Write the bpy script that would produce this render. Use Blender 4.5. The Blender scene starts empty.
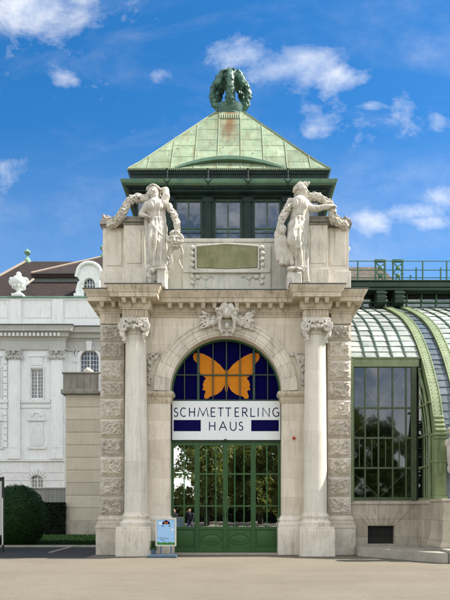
import bpy, bmesh, math, random
from math import sin, cos, pi, radians, atan2, sqrt, hypot
from mathutils import Vector, Matrix, noise
from mathutils.bvhtree import BVHTree
R = random.Random(7)
scene = bpy.context.scene
COL = scene.collection

# ------------------------------------------------------------------ measuring
CX, CZ, F, D0 = 0.38, 1.66, 620.0, 23.0      # camera x, eye height, focal length (photo px), distance to facade
def PX(px, D): return CX + (px - 236) * D / F
def PZ(py, D): return CZ + (510 - py) * D / F
def P(px, py, D): return Vector((PX(px, D), D - D0, PZ(py, D)))

# ------------------------------------------------------------------ materials
def new_mat(name):
    m = bpy.data.materials.new(name); m.use_nodes = True
    nt = m.node_tree; nt.nodes.clear()
    return m, nt
class N:
    """small node-graph helper"""
    def __init__(s, nt): s.nt = nt
    def n(s, t): return s.nt.nodes.new(t)
    def l(s, a, b): s.nt.links.new(a, b)
    def coord(s, scale=(1, 1, 1)):
        tc = s.n('ShaderNodeTexCoord'); mp = s.n('ShaderNodeMapping'); mp.inputs['Scale'].default_value = scale
        s.l(tc.outputs['Object'], mp.inputs[0]); return mp.outputs[0]
    def noise(s, scale, detail=4, rough=.55, vec=None, dist=0):
        x = s.n('ShaderNodeTexNoise'); x.inputs['Scale'].default_value = scale; x.inputs['Detail'].default_value = detail
        x.inputs['Roughness'].default_value = rough; x.inputs['Distortion'].default_value = dist
        if vec is not None: s.l(vec, x.inputs['Vector'])
        return x.outputs['Fac']
    def ramp(s, fac, lo, hi, a=0., b=1.):
        x = s.n('ShaderNodeMapRange'); x.inputs['From Min'].default_value = lo; x.inputs['From Max'].default_value = hi
        x.inputs['To Min'].default_value = a; x.inputs['To Max'].default_value = b
        s.l(fac, x.inputs['Value']); return x.outputs[0]
    def math(s, op, a, b=None):
        x = s.n('ShaderNodeMath'); x.operation = op
        for i, v in enumerate((a, b)):
            if v is None: continue
            if isinstance(v, (int, float)): x.inputs[i].default_value = v
            else: s.l(v, x.inputs[i])
        return x.outputs[0]
    def mix(s, fac, a, b, mode='MIX'):
        x = s.n('ShaderNodeMix'); x.data_type = 'RGBA'; x.blend_type = mode
        for i, v in ((0, fac), (6, a), (7, b)):
            if isinstance(v, (int, float)): x.inputs[i].default_value = v
            elif isinstance(v, tuple): x.inputs[i].default_value = (*v, 1)
            else: s.l(v, x.inputs[i])
        return x.outputs[2]
    def bump(s, h, strength=.3, dist=.02, nrm=None):
        x = s.n('ShaderNodeBump'); x.inputs['Strength'].default_value = strength; x.inputs['Distance'].default_value = dist
        s.l(h, x.inputs['Height'])
        if nrm is not None: s.l(nrm, x.inputs['Normal'])
        return x.outputs[0]
    def out(s, col, rough=.8, nrm=None, metal=0., spec=.3):
        b = s.n('ShaderNodeBsdfPrincipled'); o = s.n('ShaderNodeOutputMaterial')
        for k, v in (('Base Color', col), ('Roughness', rough), ('Metallic', metal), ('Specular IOR Level', spec)):
            if isinstance(v, tuple): b.inputs[k].default_value = (*v, 1)
            elif isinstance(v, (int, float)): b.inputs[k].default_value = v
            else: s.l(v, b.inputs[k])
        if nrm is not None: s.l(nrm, b.inputs['Normal'])
        s.l(b.outputs[0], o.inputs[0]); return b

def varied(name, c1, c2, scale=2., rough=.8, streak=None, streak_amt=.5, bump=.15, fine=30., spec=.3, bdist=.01,
           brick=None, speck=None, metal=0., grime=0.):
    """two-tone weathered surface; streak = colour of rain streaks; brick = (width, height, mortar colour[, mortar])"""
    m, nt = new_mat(name); g = N(nt)
    v = g.coord()
    n1 = g.noise(scale, 6, .62, v)
    col = g.mix(g.ramp(n1, .34, .66), c1, c2)
    n2 = g.noise(fine, 3, .6, v)
    col = g.mix(g.ramp(n2, .3, .7, 0, .22), col, tuple(x * .55 for x in c1))
    if streak:
        sv = g.coord((5, 5, .45)); ns = g.noise(1.6, 5, .65, sv, .4)
        big = g.noise(.55, 3, .5, v)
        f = g.math('MULTIPLY', g.ramp(ns, .50, .72), g.ramp(big, .38, .62, .15, 1))
        col = g.mix(g.math('MULTIPLY', f, streak_amt), col, streak)
    if grime:
        gv = g.coord((2.2, 2.2, .9)); gn = g.noise(2.4, 9, .72, gv, .5)
        col = g.mix(g.ramp(gn, .52, .68, 0, grime), col, (.17, .15, .12))
    if speck:
        nsx = g.noise(speck[1], 2, .5, v)
        col = g.mix(g.ramp(nsx, speck[2], speck[2] + .06, 0, speck[3]), col, speck[0])
    at = g.n('ShaderNodeAttribute'); at.attribute_name = 'tone'         # each block, drum or sheet has its own tone
    tn = g.math('ADD', 1., at.outputs['Fac']); cbt = g.n('ShaderNodeCombineXYZ')
    for i in range(3): g.l(tn, cbt.inputs[i])
    col = g.mix(1., col, cbt.outputs[0], 'MULTIPLY')
    h = g.math('ADD', g.math('MULTIPLY', n2, .5), n1)
    nrm = g.bump(h, bump, bdist) if bump else None
    if brick:
        tc = g.n('ShaderNodeTexCoord'); sp = g.n('ShaderNodeSeparateXYZ'); cb = g.n('ShaderNodeCombineXYZ')
        g.l(tc.outputs['Object'], sp.inputs[0])
        g.l(g.math('ADD', sp.outputs[0], sp.outputs[1]), cb.inputs[0]); g.l(sp.outputs[2], cb.inputs[1])
        bt = g.n('ShaderNodeTexBrick'); g.l(cb.outputs[0], bt.inputs['Vector'])
        bt.inputs['Scale'].default_value = 1; bt.inputs['Brick Width'].default_value = brick[0]; bt.inputs['Row Height'].default_value = brick[1]
        bt.inputs['Mortar Size'].default_value = brick[3] if len(brick) > 3 else .008; bt.inputs['Mortar Smooth'].default_value = .2
        bt.inputs['Color1'].default_value = (1, 1, 1, 1); bt.inputs['Color2'].default_value = (.80, .79, .765, 1); bt.inputs['Mortar'].default_value = (*brick[2], 1)
        col = g.mix(1., col, bt.outputs['Color'], 'MULTIPLY')
        nrm = g.bump(g.math('SUBTRACT', 1., bt.outputs['Fac']), .5, .01, nrm)
    g.out(col, rough, nrm, metal, spec)
    return m
def glass(name, tint, refl=.3, rough=.015, wav=.04, gcol=(1, 1, 1), wscale=1.3):
    m, nt = new_mat(name); g = N(nt)
    v = g.coord(); nz = g.noise(wscale, 2, .5, v)
    nrm = g.bump(nz, wav, .1)
    t = g.n('ShaderNodeBsdfTransparent'); t.inputs[0].default_value = (*tint, 1)
    gl = g.n('ShaderNodeBsdfGlossy'); gl.inputs['Roughness'].default_value = rough; gl.inputs['Color'].default_value = (*gcol, 1); g.l(nrm, gl.inputs['Normal'])
    lw = g.n('ShaderNodeLayerWeight'); lw.inputs[0].default_value = .35
    fac = g.ramp(lw.outputs['Facing'], 0, 1, refl, min(1, refl + .6))
    mx = g.n('ShaderNodeMixShader'); g.l(fac, mx.inputs[0]); g.l(t.outputs[0], mx.inputs[1]); g.l(gl.outputs[0], mx.inputs[2])
    o = g.n('ShaderNodeOutputMaterial'); g.l(mx.outputs[0], o.inputs[0]); return m
def plain(name, c, rough=.6, spec=.3, metal=0.):
    m, nt = new_mat(name); g = N(nt)
    n1 = g.noise(6, 4, .6, g.coord())
    g.out(g.mix(g.ramp(n1, .3, .7), c, tuple(x * .8 for x in c)), rough, None, metal, spec); return m
def foliage(name, c1, c2, c3):
    m, nt = new_mat(name); g = N(nt); v = g.coord()
    col = g.mix(g.ramp(g.noise(1.1, 4, .6, v), .35, .65), c1, c2)
    col = g.mix(g.ramp(g.noise(9, 2, .5, v), .45, .7), col, c3)
    b = g.out(col, .55, None, 0, .25)
    tr_ = g.n('ShaderNodeBsdfTranslucent'); g.l(g.mix(1., col, (1., 1.1, .5), 'MULTIPLY'), tr_.inputs[0]); mx = g.n('ShaderNodeMixShader'); mx.inputs[0].default_value = .4   # light passing through thin leaves
    g.l(b.outputs[0], mx.inputs[1]); g.l(tr_.outputs[0], mx.inputs[2])
    o = next(x for x in nt.nodes if x.type == 'OUTPUT_MATERIAL'); g.l(mx.outputs[0], o.inputs[0])
    return m

M = {}
M['stone'] = varied('pale_limestone', (.73, .67, .56), (.60, .54, .435), 1.1, .85, (.26, .215, .155), .75, .18, 26, brick=None, grime=.34)
M['ashlar'] = varied('limestone_ashlar', (.80, .725, .595), (.68, .605, .48), 1.0, .85, (.30, .25, .18), .7, .15, 26, brick=(1.25, .71, (.80, .76, .70), .006), grime=.2)
M['shaft'] = varied('column_limestone', (.70, .655, .56), (.61, .565, .47), .9, .8, (.36, .31, .235), .6, .12, 30, grime=.14)
M['rustic'] = varied('rough_limestone', (.62, .565, .47), (.45, .395, .305), 2.4, .9, (.32, .28, .22), .4, .6, 18, bdist=.04, grime=.4)
M['warm'] = varied('cornice_limestone', (.61, .535, .41), (.43, .36, .255), 1.6, .88, (.15, .11, .07), .95, .2, 24, grime=.5)
M['statue'] = varied('statue_limestone', (.64, .60, .515), (.47, .43, .355), 3.2, .85, (.13, .11, .085), .9, .2, 22, grime=.55)
M['attic'] = varied('attic_limestone', (.62, .59, .51), (.50, .48, .40), 1.5, .88, (.25, .37, .29), .85, .2, 24, grime=.35)
M['panel'] = varied('mossy_panel', (.27, .26, .15), (.15, .165, .075), 2.2, .9, (.36, .31, .13), .8, .3, 20)
M['flash'] = varied('lead_flashing', (.12, .13, .12), (.08, .09, .085), 3, .7, None, 0, .1)
M['copper'] = varied('copper_patina', (.26, .30, .195), (.185, .245, .155), 1.6, .72, (.20, .14, .05), .9, .12, 20, speck=((.12, .12, .08), 5, .70, .7))
M['copper_dark'] = varied('dark_verdigris', (.010, .028, .022), (.004, .012, .010), 2.2, .6, (.006, .014, .012), .8, .12, 18)
M['copper_mid'] = varied('gutter_verdigris', (.11, .21, .135), (.06, .13, .085), 2., .65, (.20, .15, .05), .8, .12, 18)
M['copper_lip'] = varied('verdigris_lip', (.19, .31, .22), (.14, .25, .175), 2., .65, (.1, .2, .15), .3, .1)
M['bronze'] = varied('finial_verdigris', (.065, .16, .115), (.02, .055, .042), 5, .55, (.2, .34, .26), .55, .3, 20, spec=.5)
M['green'] = varied('green_door_paint', (.030, .100, .021), (.023, .080, .017), 2.5, .45, (.015, .05, .015), .4, .04, 14, spec=.45)
M['iron'] = varied('light_green_iron_paint', (.205, .255, .125), (.135, .18, .08), 2.3, .5, (.085, .075, .03), .85, .08, 14, spec=.4)
M['iron_dark'] = varied('dark_green_iron_paint', (.03, .065, .035), (.016, .04, .024), 2.3, .5, (.012, .02, .012), .6, .08, 14, spec=.4)
M['rail'] = varied('railing_green_paint', (.10, .22, .13), (.06, .15, .09), 2.3, .5)
M['green_bar'] = varied('green_glazing_bar_paint', (.05, .15, .045), (.036, .12, .034), 2.5, .45)
M['navy'] = plain('navy_film', (.001, .0005, .045), .6, .03)
M['navy_sign'] = plain('navy_sign_paint', (.003, .002, .055), .6, .05)
M['orange'] = plain('orange_film', (.58, .195, .009), .5, .1)
M['white_sign'] = varied('white_sign_enamel', (.76, .78, .76), (.71, .73, .71), .8, .4, (.60, .60, .56), .3, .02)
M['black'] = plain('black_metal', (.012, .012, .014), .5)
M['door_glass'] = glass('door_glass', (.32, .36, .34), .66, .012, .018)
M['tower_glass'] = glass('tower_glass', (.70, .74, .76), .06, .02, .03)
M['sky_tone_sheet'] = plain('grey_sky_tone', (.17, .20, .205), .9)
M['gh_glass'] = glass('greenhouse_glass', (.45, .56, .45), .085, .03, .02)
M['gh_blue'] = glass('greenhouse_strip_glass', (.25, .30, .28), .26, .08, .06, (.42, .48, .45))
M['whitewash'] = varied('whitewashed_glass', (.46, .49, .43), (.30, .34, .30), 1.7, .38, (.17, .20, .17), .8, .05, 12, spec=.6)
M['strip'] = varied('grimy_strip_glass', (.13, .16, .17), (.07, .09, .10), 2., .3, (.05, .06, .06), .7, .05, 12, spec=.6)
M['iron_mid'] = varied('olive_iron_paint', (.075, .10, .045), (.045, .065, .03), 2.3, .5, (.03, .03, .012), .7, .08, 14, spec=.4)
M['window_paint'] = varied('grey_green_window_paint', (.055, .085, .06), (.035, .06, .042), 2.3, .5)
M['interior'] = plain('dark_interior', (.05, .05, .045), .9)
M['palace'] = varied('white_palace_render', (.76, .77, .74), (.70, .71, .68), .35, .9, (.42, .43, .41), .55, .05, 8, grime=0.16)
M['palace_trim'] = varied('palace_trim_render', (.72, .725, .70), (.63, .635, .61), .5, .9, (.48, .5, .5), .4, .05, 8, grime=0.25)
M['palace_band'] = varied('palace_rusticated_render', (.74, .78, .80), (.68, .72, .745), .35, .9, None, 0, .05, 8)
M['frieze'] = varied('grey_frieze_render', (.47, .47, .43), (.40, .40, .365), .5, .9, (.32, .32, .28), .4, .05, 8, grime=0.3)
M['pane'] = glass('palace_window_glass', (.12, .14, .14), .07, .03, .05)
M['tiles'] = varied('brown_roof_tiles', (.042, .026, .020), (.020, .0145, .0125), 1.2, .85, (.055, .028, .016), .6, .35, 6, bdist=.05, brick=(.26, .22, (.45, .4, .4), .03))
M['tiles_far'] = varied('grey_brown_tiles', (.15, .13, .10), (.075, .066, .052), 1.6, .9, None, 0, .4, 4, bdist=.05, brick=(.3, .22, (.7, .7, .7), .03))
M['ridge'] = plain('pale_ridge_mortar', (.26, .21, .17), .9)
M['copper_trim'] = varied('palace_copper_trim', (.22, .36, .28), (.13, .24, .18), 1.2, .7)
M['annex'] = varied('beige_annex_stone', (.65, .57, .44), (.57, .495, .375), .9, .9, (.40, .32, .20), .45, .12, 16, grime=.14)
M['annex_base'] = varied('grey_plinth_stone', (.52, .46, .37), (.40, .35, .275), 1.8, .9, (.22, .18, .13), .8, .2, 16, grime=0.5)
M['parapet'] = varied('weathered_grey_parapet', (.34, .31, .26), (.22, .20, .165), 1.4, .9, (.08, .075, .06), .9, .2, 14, grime=0.4)
M['gh_stone'] = varied('greenhouse_base_stone', (.53, .475, .38), (.42, .37, .285), 1.2, .88, (.18, .14, .09), .75, .2, 20, brick=(1.15, .66, (.62, .57, .5), .008), grime=0.5)
M['kerb'] = varied('kerb_stone', (.40, .37, .31), (.31, .28, .225), 2, .9, (.2, .18, .14), .3, .2, 20, grime=0.3)
M['grey_board'] = varied('grey_fence_boards', (.36, .36, .32), (.30, .30, .27), 1., .8, (.22, .23, .21), .5, .05, brick=(.28, 6., (.6, .6, .6), .02))
M['leaf'] = foliage('clipped_leaves', (.016, .055, .009), (.028, .08, .014), (.008, .026, .006))
M['leaf_hedge'] = foliage('hedge_leaves', (.006, .014, .006), (.010, .022, .007), (.004, .01, .004))
M['leaf_tree'] = foliage('tree_leaves', (.16, .19, .055), (.20, .21, .07), (.11, .14, .04))
M['leaf_plant'] = foliage('indoor_leaves', (.05, .12, .03), (.08, .17, .05), (.03, .07, .02))
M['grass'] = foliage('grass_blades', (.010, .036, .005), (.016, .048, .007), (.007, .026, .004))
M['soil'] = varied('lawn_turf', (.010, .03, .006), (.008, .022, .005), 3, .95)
M['bark'] = varied('tree_bark', (.10, .075, .05), (.06, .045, .032), 5, .95)
M['red'] = plain('red_lamp', (.45, .03, .02), .4)
M['poster_blue'] = varied('poster_blue_print', (.30, .52, .78), (.36, .58, .82), 2.5, .35, None, 0, 0)
M['poster_green'] = plain('poster_green_print', (.04, .22, .03), .4)
M['poster_frame'] = plain('cream_frame', (.60, .58, .50), .5)
M['poster_white'] = plain('poster_white_print', (.8, .85, .9), .4)
M['stand'] = plain('blue_grey_stand', (.09, .14, .19), .6)
M['skin'] = plain('skin', (.45, .27, .19), .6)
M['cloth_dark'] = plain('dark_cloth', (.02, .022, .03), .9)
M['cloth_blue'] = plain('denim', (.05, .07, .12), .9)
M['hair'] = plain('brown_hair', (.04, .025, .015), .7)

def roof_mat():
    m, nt = new_mat('weathered_copper_sheets'); g = N(nt); v = g.coord()
    gm = g.n('ShaderNodeNewGeometry'); sn = g.n('ShaderNodeSeparateXYZ'); g.l(gm.outputs['Normal'], sn.inputs[0])
    sp = g.n('ShaderNodeSeparateXYZ'); g.l(v, sp.inputs[0])
    side = g.math('GREATER_THAN', g.math('ABSOLUTE', sn.outputs[0]), g.math('ABSOLUTE', sn.outputs[1]))
    u = g.math('ADD', g.math('MULTIPLY', sp.outputs[0], g.math('SUBTRACT', 1., side)), g.math('MULTIPLY', sp.outputs[1], side))
    cb = g.n('ShaderNodeCombineXYZ'); g.l(u, cb.inputs[0]); g.l(g.math('MULTIPLY', sp.outputs[2], .16), cb.inputs[1])
    col = g.mix(g.ramp(g.noise(1.7, 6, .65, v), .36, .64), (.28, .34, .222), (.168, .238, .148))
    st = g.noise(3.2, 7, .7, cb.outputs[0], .3)
    col = g.mix(g.ramp(st, .49, .68, 0, .8), col, (.15, .12, .048))
    col = g.mix(g.ramp(g.noise(4.2, 5, .7, cb.outputs[0]), .56, .68, 0, .6), col, (.33, .42, .31))
    mid = g.math('MULTIPLY', g.ramp(g.math('ABSOLUTE', g.math('SUBTRACT', sp.outputs[0], .1)), .10, .46, 1, 0), g.ramp(sp.outputs[2], 16.9, 18.6, 0, 1))
    col = g.mix(g.math('MULTIPLY', mid, g.ramp(st, .30, .56, .45, 1.)), col, (.155, .075, .025))   # rust run below the finial
    col = g.mix(g.ramp(g.noise(2.6, 2, .5, v), .71, .735, 0, .8), col, (.03, .045, .03))
    col = g.mix(g.ramp(g.noise(24, 3, .6, v), .4, .72, 0, .3), col, (.08, .10, .06))
    at = g.n('ShaderNodeAttribute'); at.attribute_name = 'tone'; tn = g.math('ADD', 1., at.outputs['Fac']); cbt = g.n('ShaderNodeCombineXYZ')
    for i in range(3): g.l(tn, cbt.inputs[i])
    col = g.mix(1., col, cbt.outputs[0], 'MULTIPLY')
    nrm = g.bump(g.noise(2.3, 3, .5, v), .35, .06)
    g.out(col, .65, nrm, 0, .3); return m
M['roofing'] = roof_mat()
def ground_mat():
    m, nt = new_mat('pale_asphalt'); g = N(nt); v = g.coord()
    col = g.mix(g.ramp(g.noise(.45, 6, .65, v), .33, .67), (.215, .190, .145), (.160, .139, .104))
    sv = g.coord((.22, 2.4, 1)); col = g.mix(g.ramp(g.noise(1.3, 7, .7, sv, .3), .48, .70, 0, .6), col, (.235, .21, .16))
    sv2 = g.coord((.12, 3.2, 1)); col = g.mix(g.ramp(g.noise(1.0, 6, .7, sv2, .6), .57, .70, 0, .45), col, (.105, .09, .068))
    col = g.mix(g.ramp(g.noise(95, 3, .75, v), .36, .66, 0, .65), col, (.075, .064, .047))
    col = g.mix(g.ramp(g.noise(22, 4, .75, v), .38, .66, 0, .5), col, (.105, .09, .067))
    col = g.mix(g.ramp(g.noise(31, 3, .75, v, .2), .58, .70, 0, .5), col, (.30, .27, .215))
    vo = g.n('ShaderNodeTexVoronoi'); vo.inputs['Scale'].default_value = 75; g.l(v, vo.inputs['Vector'])
    col = g.mix(g.ramp(vo.outputs['Distance'], .16, .30, .45, 0), col, (.30, .27, .215))
    col = g.mix(g.ramp(g.noise(5, 3, .6, v), .64, .74, 0, .45), col, (.10, .085, .065))
    nrm = g.bump(g.noise(85, 4, .75, v), .6, .012)
    g.out(col, .9, nrm, 0, .2); return m
M['ground'] = ground_mat()

# ------------------------------------------------------------------ mesh builder
class MB:
    def __init__(s): s.bm = bmesh.new(); s.tl = s.bm.faces.layers.float.new('tone'); s.tm = 0
    def tone(s, v):
        """give every face added since the last call this tone"""
        s.bm.faces.ensure_lookup_table()
        for i in range(s.tm, len(s.bm.faces)): s.bm.faces[i][s.tl] = v
        s.tm = len(s.bm.faces)
    def face(s, pts):
        vs = [s.bm.verts.new(p) for p in pts]
        return s.bm.faces.new(vs)
    def box(s, x0, x1, y0, y1, z0, z1, bev=0., rot=None):
        if x0 > x1: x0, x1 = x1, x0
        c = Vector(((x0 + x1) / 2, (y0 + y1) / 2, (z0 + z1) / 2))
        vs = []
        for k in range(8):
            q = Vector(((k & 1) - .5, ((k >> 1) & 1) - .5, ((k >> 2) & 1) - .5))
            q = Vector((q.x * (x1 - x0), q.y * (y1 - y0), q.z * (z1 - z0)))
            if rot is not None: q = rot @ q
            vs.append(s.bm.verts.new(q + c))
        for f in ((0, 2, 3, 1), (4, 5, 7, 6), (0, 1, 5, 4), (2, 6, 7, 3), (0, 4, 6, 2), (1, 3, 7, 5)): s.bm.faces.new([vs[i] for i in f])
        if bev:
            es = list({e for v in vs for e in v.link_edges})
            bmesh.ops.bevel(s.bm, geom=es, offset=bev, segments=2, affect='EDGES', profile=.6)
        return s
    def prism(s, poly, a0, a1, plane='xz', bev=0.):
        """closed 2D polygon extruded along the remaining axis"""
        def m(u, v, w):
            return {'xz': (u, w, v), 'yz': (w, u, v), 'xy': (u, v, w)}[plane]
        A = [s.bm.verts.new(m(u, v, a0)) for u, v in poly]
        B = [s.bm.verts.new(m(u, v, a1)) for u, v in poly]
        n = len(poly)
        fs = [s.bm.faces.new(A[::-1]), s.bm.faces.new(B)]
        for i in range(n):
            j = (i + 1) % n
            fs.append(s.bm.faces.new((A[i], A[j], B[j], B[i])))
        bmesh.ops.recalc_face_normals(s.bm, faces=fs)
        if bev:
            es = list({e for v in A + B for e in v.link_edges})
            bmesh.ops.bevel(s.bm, geom=es, offset=bev, segments=2, affect='EDGES')
        return s
    def lathe(s, prof, cx, cy, seg=32, a0=0., a1=2 * pi, sx=1., sy=1.):
        full = abs(a1 - a0 - 2 * pi) < 1e-6
        n = seg if full else seg + 1
        rings = []
        for r, z in prof:
            rings.append([s.bm.verts.new((cx + sx * r * cos(a0 + (a1 - a0) * k / seg), cy + sy * r * sin(a0 + (a1 - a0) * k / seg), z)) for k in range(n)])
        fs = []
        for a, b in zip(rings, rings[1:]):
            for k in range(seg):
                j = (k + 1) % n
                fs.append(s.bm.faces.new((a[k], a[j], b[j], b[k])))
        if full:
            if prof[0][0] > 1e-4: fs.append(s.bm.faces.new(rings[0][::-1]))
            if prof[-1][0] > 1e-4: fs.append(s.bm.faces.new(rings[-1]))
        bmesh.ops.recalc_face_normals(s.bm, faces=fs)
        return s
    def tube(s, pts, rad, seg=8, flat=1.):
        pts = [Vector(p) for p in pts]; n = len(pts)
        rr = rad if isinstance(rad, (list, tuple)) else [rad] * n
        rings = []; up = None
        for i, p in enumerate(pts):
            t = (pts[min(i + 1, n - 1)] - pts[max(i - 1, 0)])
            t = t.normalized() if t.length > 1e-9 else Vector((0, 0, 1))
            if up is None:
                up = Vector((0, 1, 0)) if abs(t.y) < .9 else Vector((1, 0, 0))
            a = t.cross(up)
            if a.length < 1e-6: a = t.orthogonal()
            a.normalize(); b = a.cross(t).normalized(); up = b
            rings.append([s.bm.verts.new(p + rr[i] * (a * cos(2 * pi * k / seg) + b * flat * sin(2 * pi * k / seg))) for k in range(seg)])
        fs = []
        for a, b in zip(rings, rings[1:]):
            for k in range(seg):
                j = (k + 1) % seg
                fs.append(s.bm.faces.new((a[k], a[j], b[j], b[k])))
        fs.append(s.bm.faces.new(rings[0][::-1])); fs.append(s.bm.faces.new(rings[-1]))
        f0 = fs[0]; f0.normal_update()
        if f0.normal.dot(f0.calc_center_median() - (pts[0] + pts[1]) / 2) < 0:
            for f in fs: f.normal_flip()
        return s
    ICO = {}
    def ell(s, c, r, rot=None, sub=2):
        if sub not in MB.ICO:
            q = bmesh.new(); bmesh.ops.create_icosphere(q, subdivisions=sub, radius=1)
            q.verts.index_update(); MB.ICO[sub] = ([v.co.copy() for v in q.verts], [[v.index for v in f.verts] for f in q.faces]); q.free()
        V, Fc = MB.ICO[sub]
        r = (r, r, r) if isinstance(r, (int, float)) else r
        m = Matrix.Diagonal(r); m = rot @ m if rot is not None else m
        c = Vector(c); vs = [s.bm.verts.new(m @ v + c) for v in V]
        for f in Fc: s.bm.faces.new([vs[i] for i in f])
        return s
    def cap(s, pts, rad, seg=10):
        """chain of tapered capsules"""
        pts = [Vector(p) for p in pts]
        rr = rad if isinstance(rad, (list, tuple)) else [rad] * len(pts)
        s.tube(pts, rr, max(seg, 22) if max(rr) > .1 else seg)
        for p, r in zip(pts, rr): s.ell(p, r * 1.0, None, 1 if r < .05 else (3 if r > .12 else 2))
        return s
    def sweep(s, path, prof, closed=False, flip=False):
        """moulding: profile (out, z) along a plan polyline, mitred; out is to the right of travel (left if flip)"""
        n = len(path); cols = []
        for i, p in enumerate(path):
            p = Vector(p)
            a = Vector(path[i - 1]) if (i > 0 or closed) else None
            b = Vector(path[(i + 1) % n]) if (i < n - 1 or closed) else None
            d1 = (p - a).normalized() if a is not None else (b - p).normalized()
            d2 = (b - p).normalized() if b is not None else d1
            n1 = Vector((d1.y, -d1.x)); n2 = Vector((d2.y, -d2.x))
            if flip: n1, n2 = -n1, -n2
            m = (n1 + n2) / (1 + n1.dot(n2))
            cols.append([s.bm.verts.new((p.x + m.x * o, p.y + m.y * o, z)) for o, z in prof])
        fs = []; rng = range(n if closed else n - 1)
        for i in rng:
            a, b = cols[i], cols[(i + 1) % n]
            for k in range(len(prof) - 1):
                fs.append(s.bm.faces.new((a[k], b[k], b[k + 1], a[k + 1])))
        if not closed:
            for c in (cols[0], cols[-1]):
                try: fs.append(s.bm.faces.new(c))
                except ValueError: pass
        bmesh.ops.recalc_face_normals(s.bm, faces=fs)
        return s
    def arcsweep(s, cx, cz, prof, a0, a1, seg, gap=0., gy=.012):
        """profile (r, y) swept round an arch centre in the xz plane, pieces with thin joints"""
        for k in range(seg):
            b0 = a0 + (a1 - a0) * k / seg + gap / 2; b1 = a0 + (a1 - a0) * (k + 1) / seg - gap / 2
            sub = 6; cols = []
            for q in range(sub + 1):
                t = b0 + (b1 - b0) * q / sub
                cols.append([s.bm.verts.new((cx + r * cos(t), y, cz + r * sin(t))) for r, y in prof])
            fs = []; m = len(prof)
            for q in range(sub):
                for k2 in range(m):
                    k3 = (k2 + 1) % m
                    fs.append(s.bm.faces.new((cols[q][k2], cols[q + 1][k2], cols[q + 1][k3], cols[q][k3])))
            fs.append(s.bm.faces.new(cols[0])); fs.append(s.bm.faces.new(cols[-1][::-1])); s.tone(R.uniform(-.13, .06))
            bmesh.ops.recalc_face_normals(s.bm, faces=fs)
        return s
    def ribbon(s, pts, w, y0, y1):
        """flat stroke in the xz plane, mitred, with thickness in y"""
        n = len(pts); L, Rr = [], []
        for i in range(n):
            p = Vector(pts[i])
            d1 = (p - Vector(pts[i - 1])).normalized() if i > 0 else (Vector(pts[1]) - p).normalized()
            d2 = (Vector(pts[i + 1]) - p).normalized() if i < n - 1 else d1
            n1, n2 = Vector((-d1.y, d1.x)), Vector((-d2.y, d2.x))
            m = (n1 + n2) / max(.35, 1 + n1.dot(n2))
            L.append(p + m * w / 2); Rr.append(p - m * w / 2)
        return s.prism([tuple(q) for q in L] + [tuple(q) for q in Rr[::-1]], y0, y1)
    def leaves(s, pts, size, rnd, normals=None):
        for i, p in enumerate(pts):
            nrm = Vector((rnd.gauss(0, 1), rnd.gauss(0, 1), rnd.gauss(0, 1)))
            if normals is not None: nrm = nrm * .55 + normals[i]
            if nrm.length < 1e-5: nrm = Vector((0, 0, 1))
            nrm.normalize(); a = nrm.orthogonal().normalized()
            a = Matrix.Rotation(rnd.uniform(0, 2 * pi), 3, nrm) @ a; b = nrm.cross(a)
            w = size * rnd.uniform(.6, 1.3); p = Vector(p)
            s.face((p - a * w, p - b * w * .45, p + a * w, p + b * w * .45))
        return s
    def build(s, name, mat, parent=None, smooth=None, origin=None):
        me = bpy.data.meshes.new(name)
        o = bpy.data.objects.new(name, me); COL.objects.link(o)
        if parent is not None:
            off = W[parent.name]; o.parent = parent
        else:
            if origin is None:
                xs = [v.co for v in s.bm.verts]
                origin = Vector((sum(v.x for v in xs) / len(xs), sum(v.y for v in xs) / len(xs), min(v.z for v in xs)))
            off = Vector(origin); o.location = off
        W[o.name] = Vector(off)
        for v in s.bm.verts: v.co -= off
        s.bm.to_mesh(me); s.bm.free()
        me.materials.append(M[mat])
        if smooth is not None:
            me.shade_smooth(); me.set_sharp_from_angle(angle=radians(smooth))
        return o
    def fuse(s, name, mat, parent=None, voxel=.03, smooth=2, disp=0., dscale=6., origin=None):
        """melt the pieces into one continuous surface"""
        o = s.build(name, mat, parent, None, origin)
        md = o.modifiers.new('r', 'REMESH'); md.mode = 'VOXEL'; md.voxel_size = voxel; md.use_smooth_shade = True
        if smooth:
            sm = o.modifiers.new('s', 'SMOOTH'); sm.factor = .5; sm.iterations = smooth
        dg = bpy.context.evaluated_depsgraph_get()
        me = bpy.data.meshes.new_from_object(o.evaluated_get(dg), depsgraph=dg)
        o.modifiers.clear(); old = o.data; o.data = me; bpy.data.meshes.remove(old); me.name = name
        if not me.materials: me.materials.append(M[mat])
        if disp:
            ns_ = [v.normal.copy() for v in me.vertices]
            for v, n_ in zip(me.vertices, ns_):
                v.co += n_ * disp * (noise.noise(v.co * dscale) + .5 * noise.noise(v.co * dscale * 2.3))
        me.shade_smooth()
        return o
W = {}
def tag(o, label=None, cat=None, group=None, kind=None):
    for k, v in (('label', label), ('category', cat), ('group', group), ('kind', kind)):
        if v: o[k] = v
    return o
def thing(name, label, cat, loc=(0, 0, 0), group=None):
    o = bpy.data.objects.new(name, None); COL.objects.link(o); o.location = loc
    o.empty_display_size = .3; W[o.name] = Vector(loc)
    return tag(o, label, cat, group)
def arc(cx, cz, r, a0, a1, n):
    return [(cx + r * cos(a0 + (a1 - a0) * i / n), cz + r * sin(a0 + (a1 - a0) * i / n)) for i in range(n + 1)]
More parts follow.
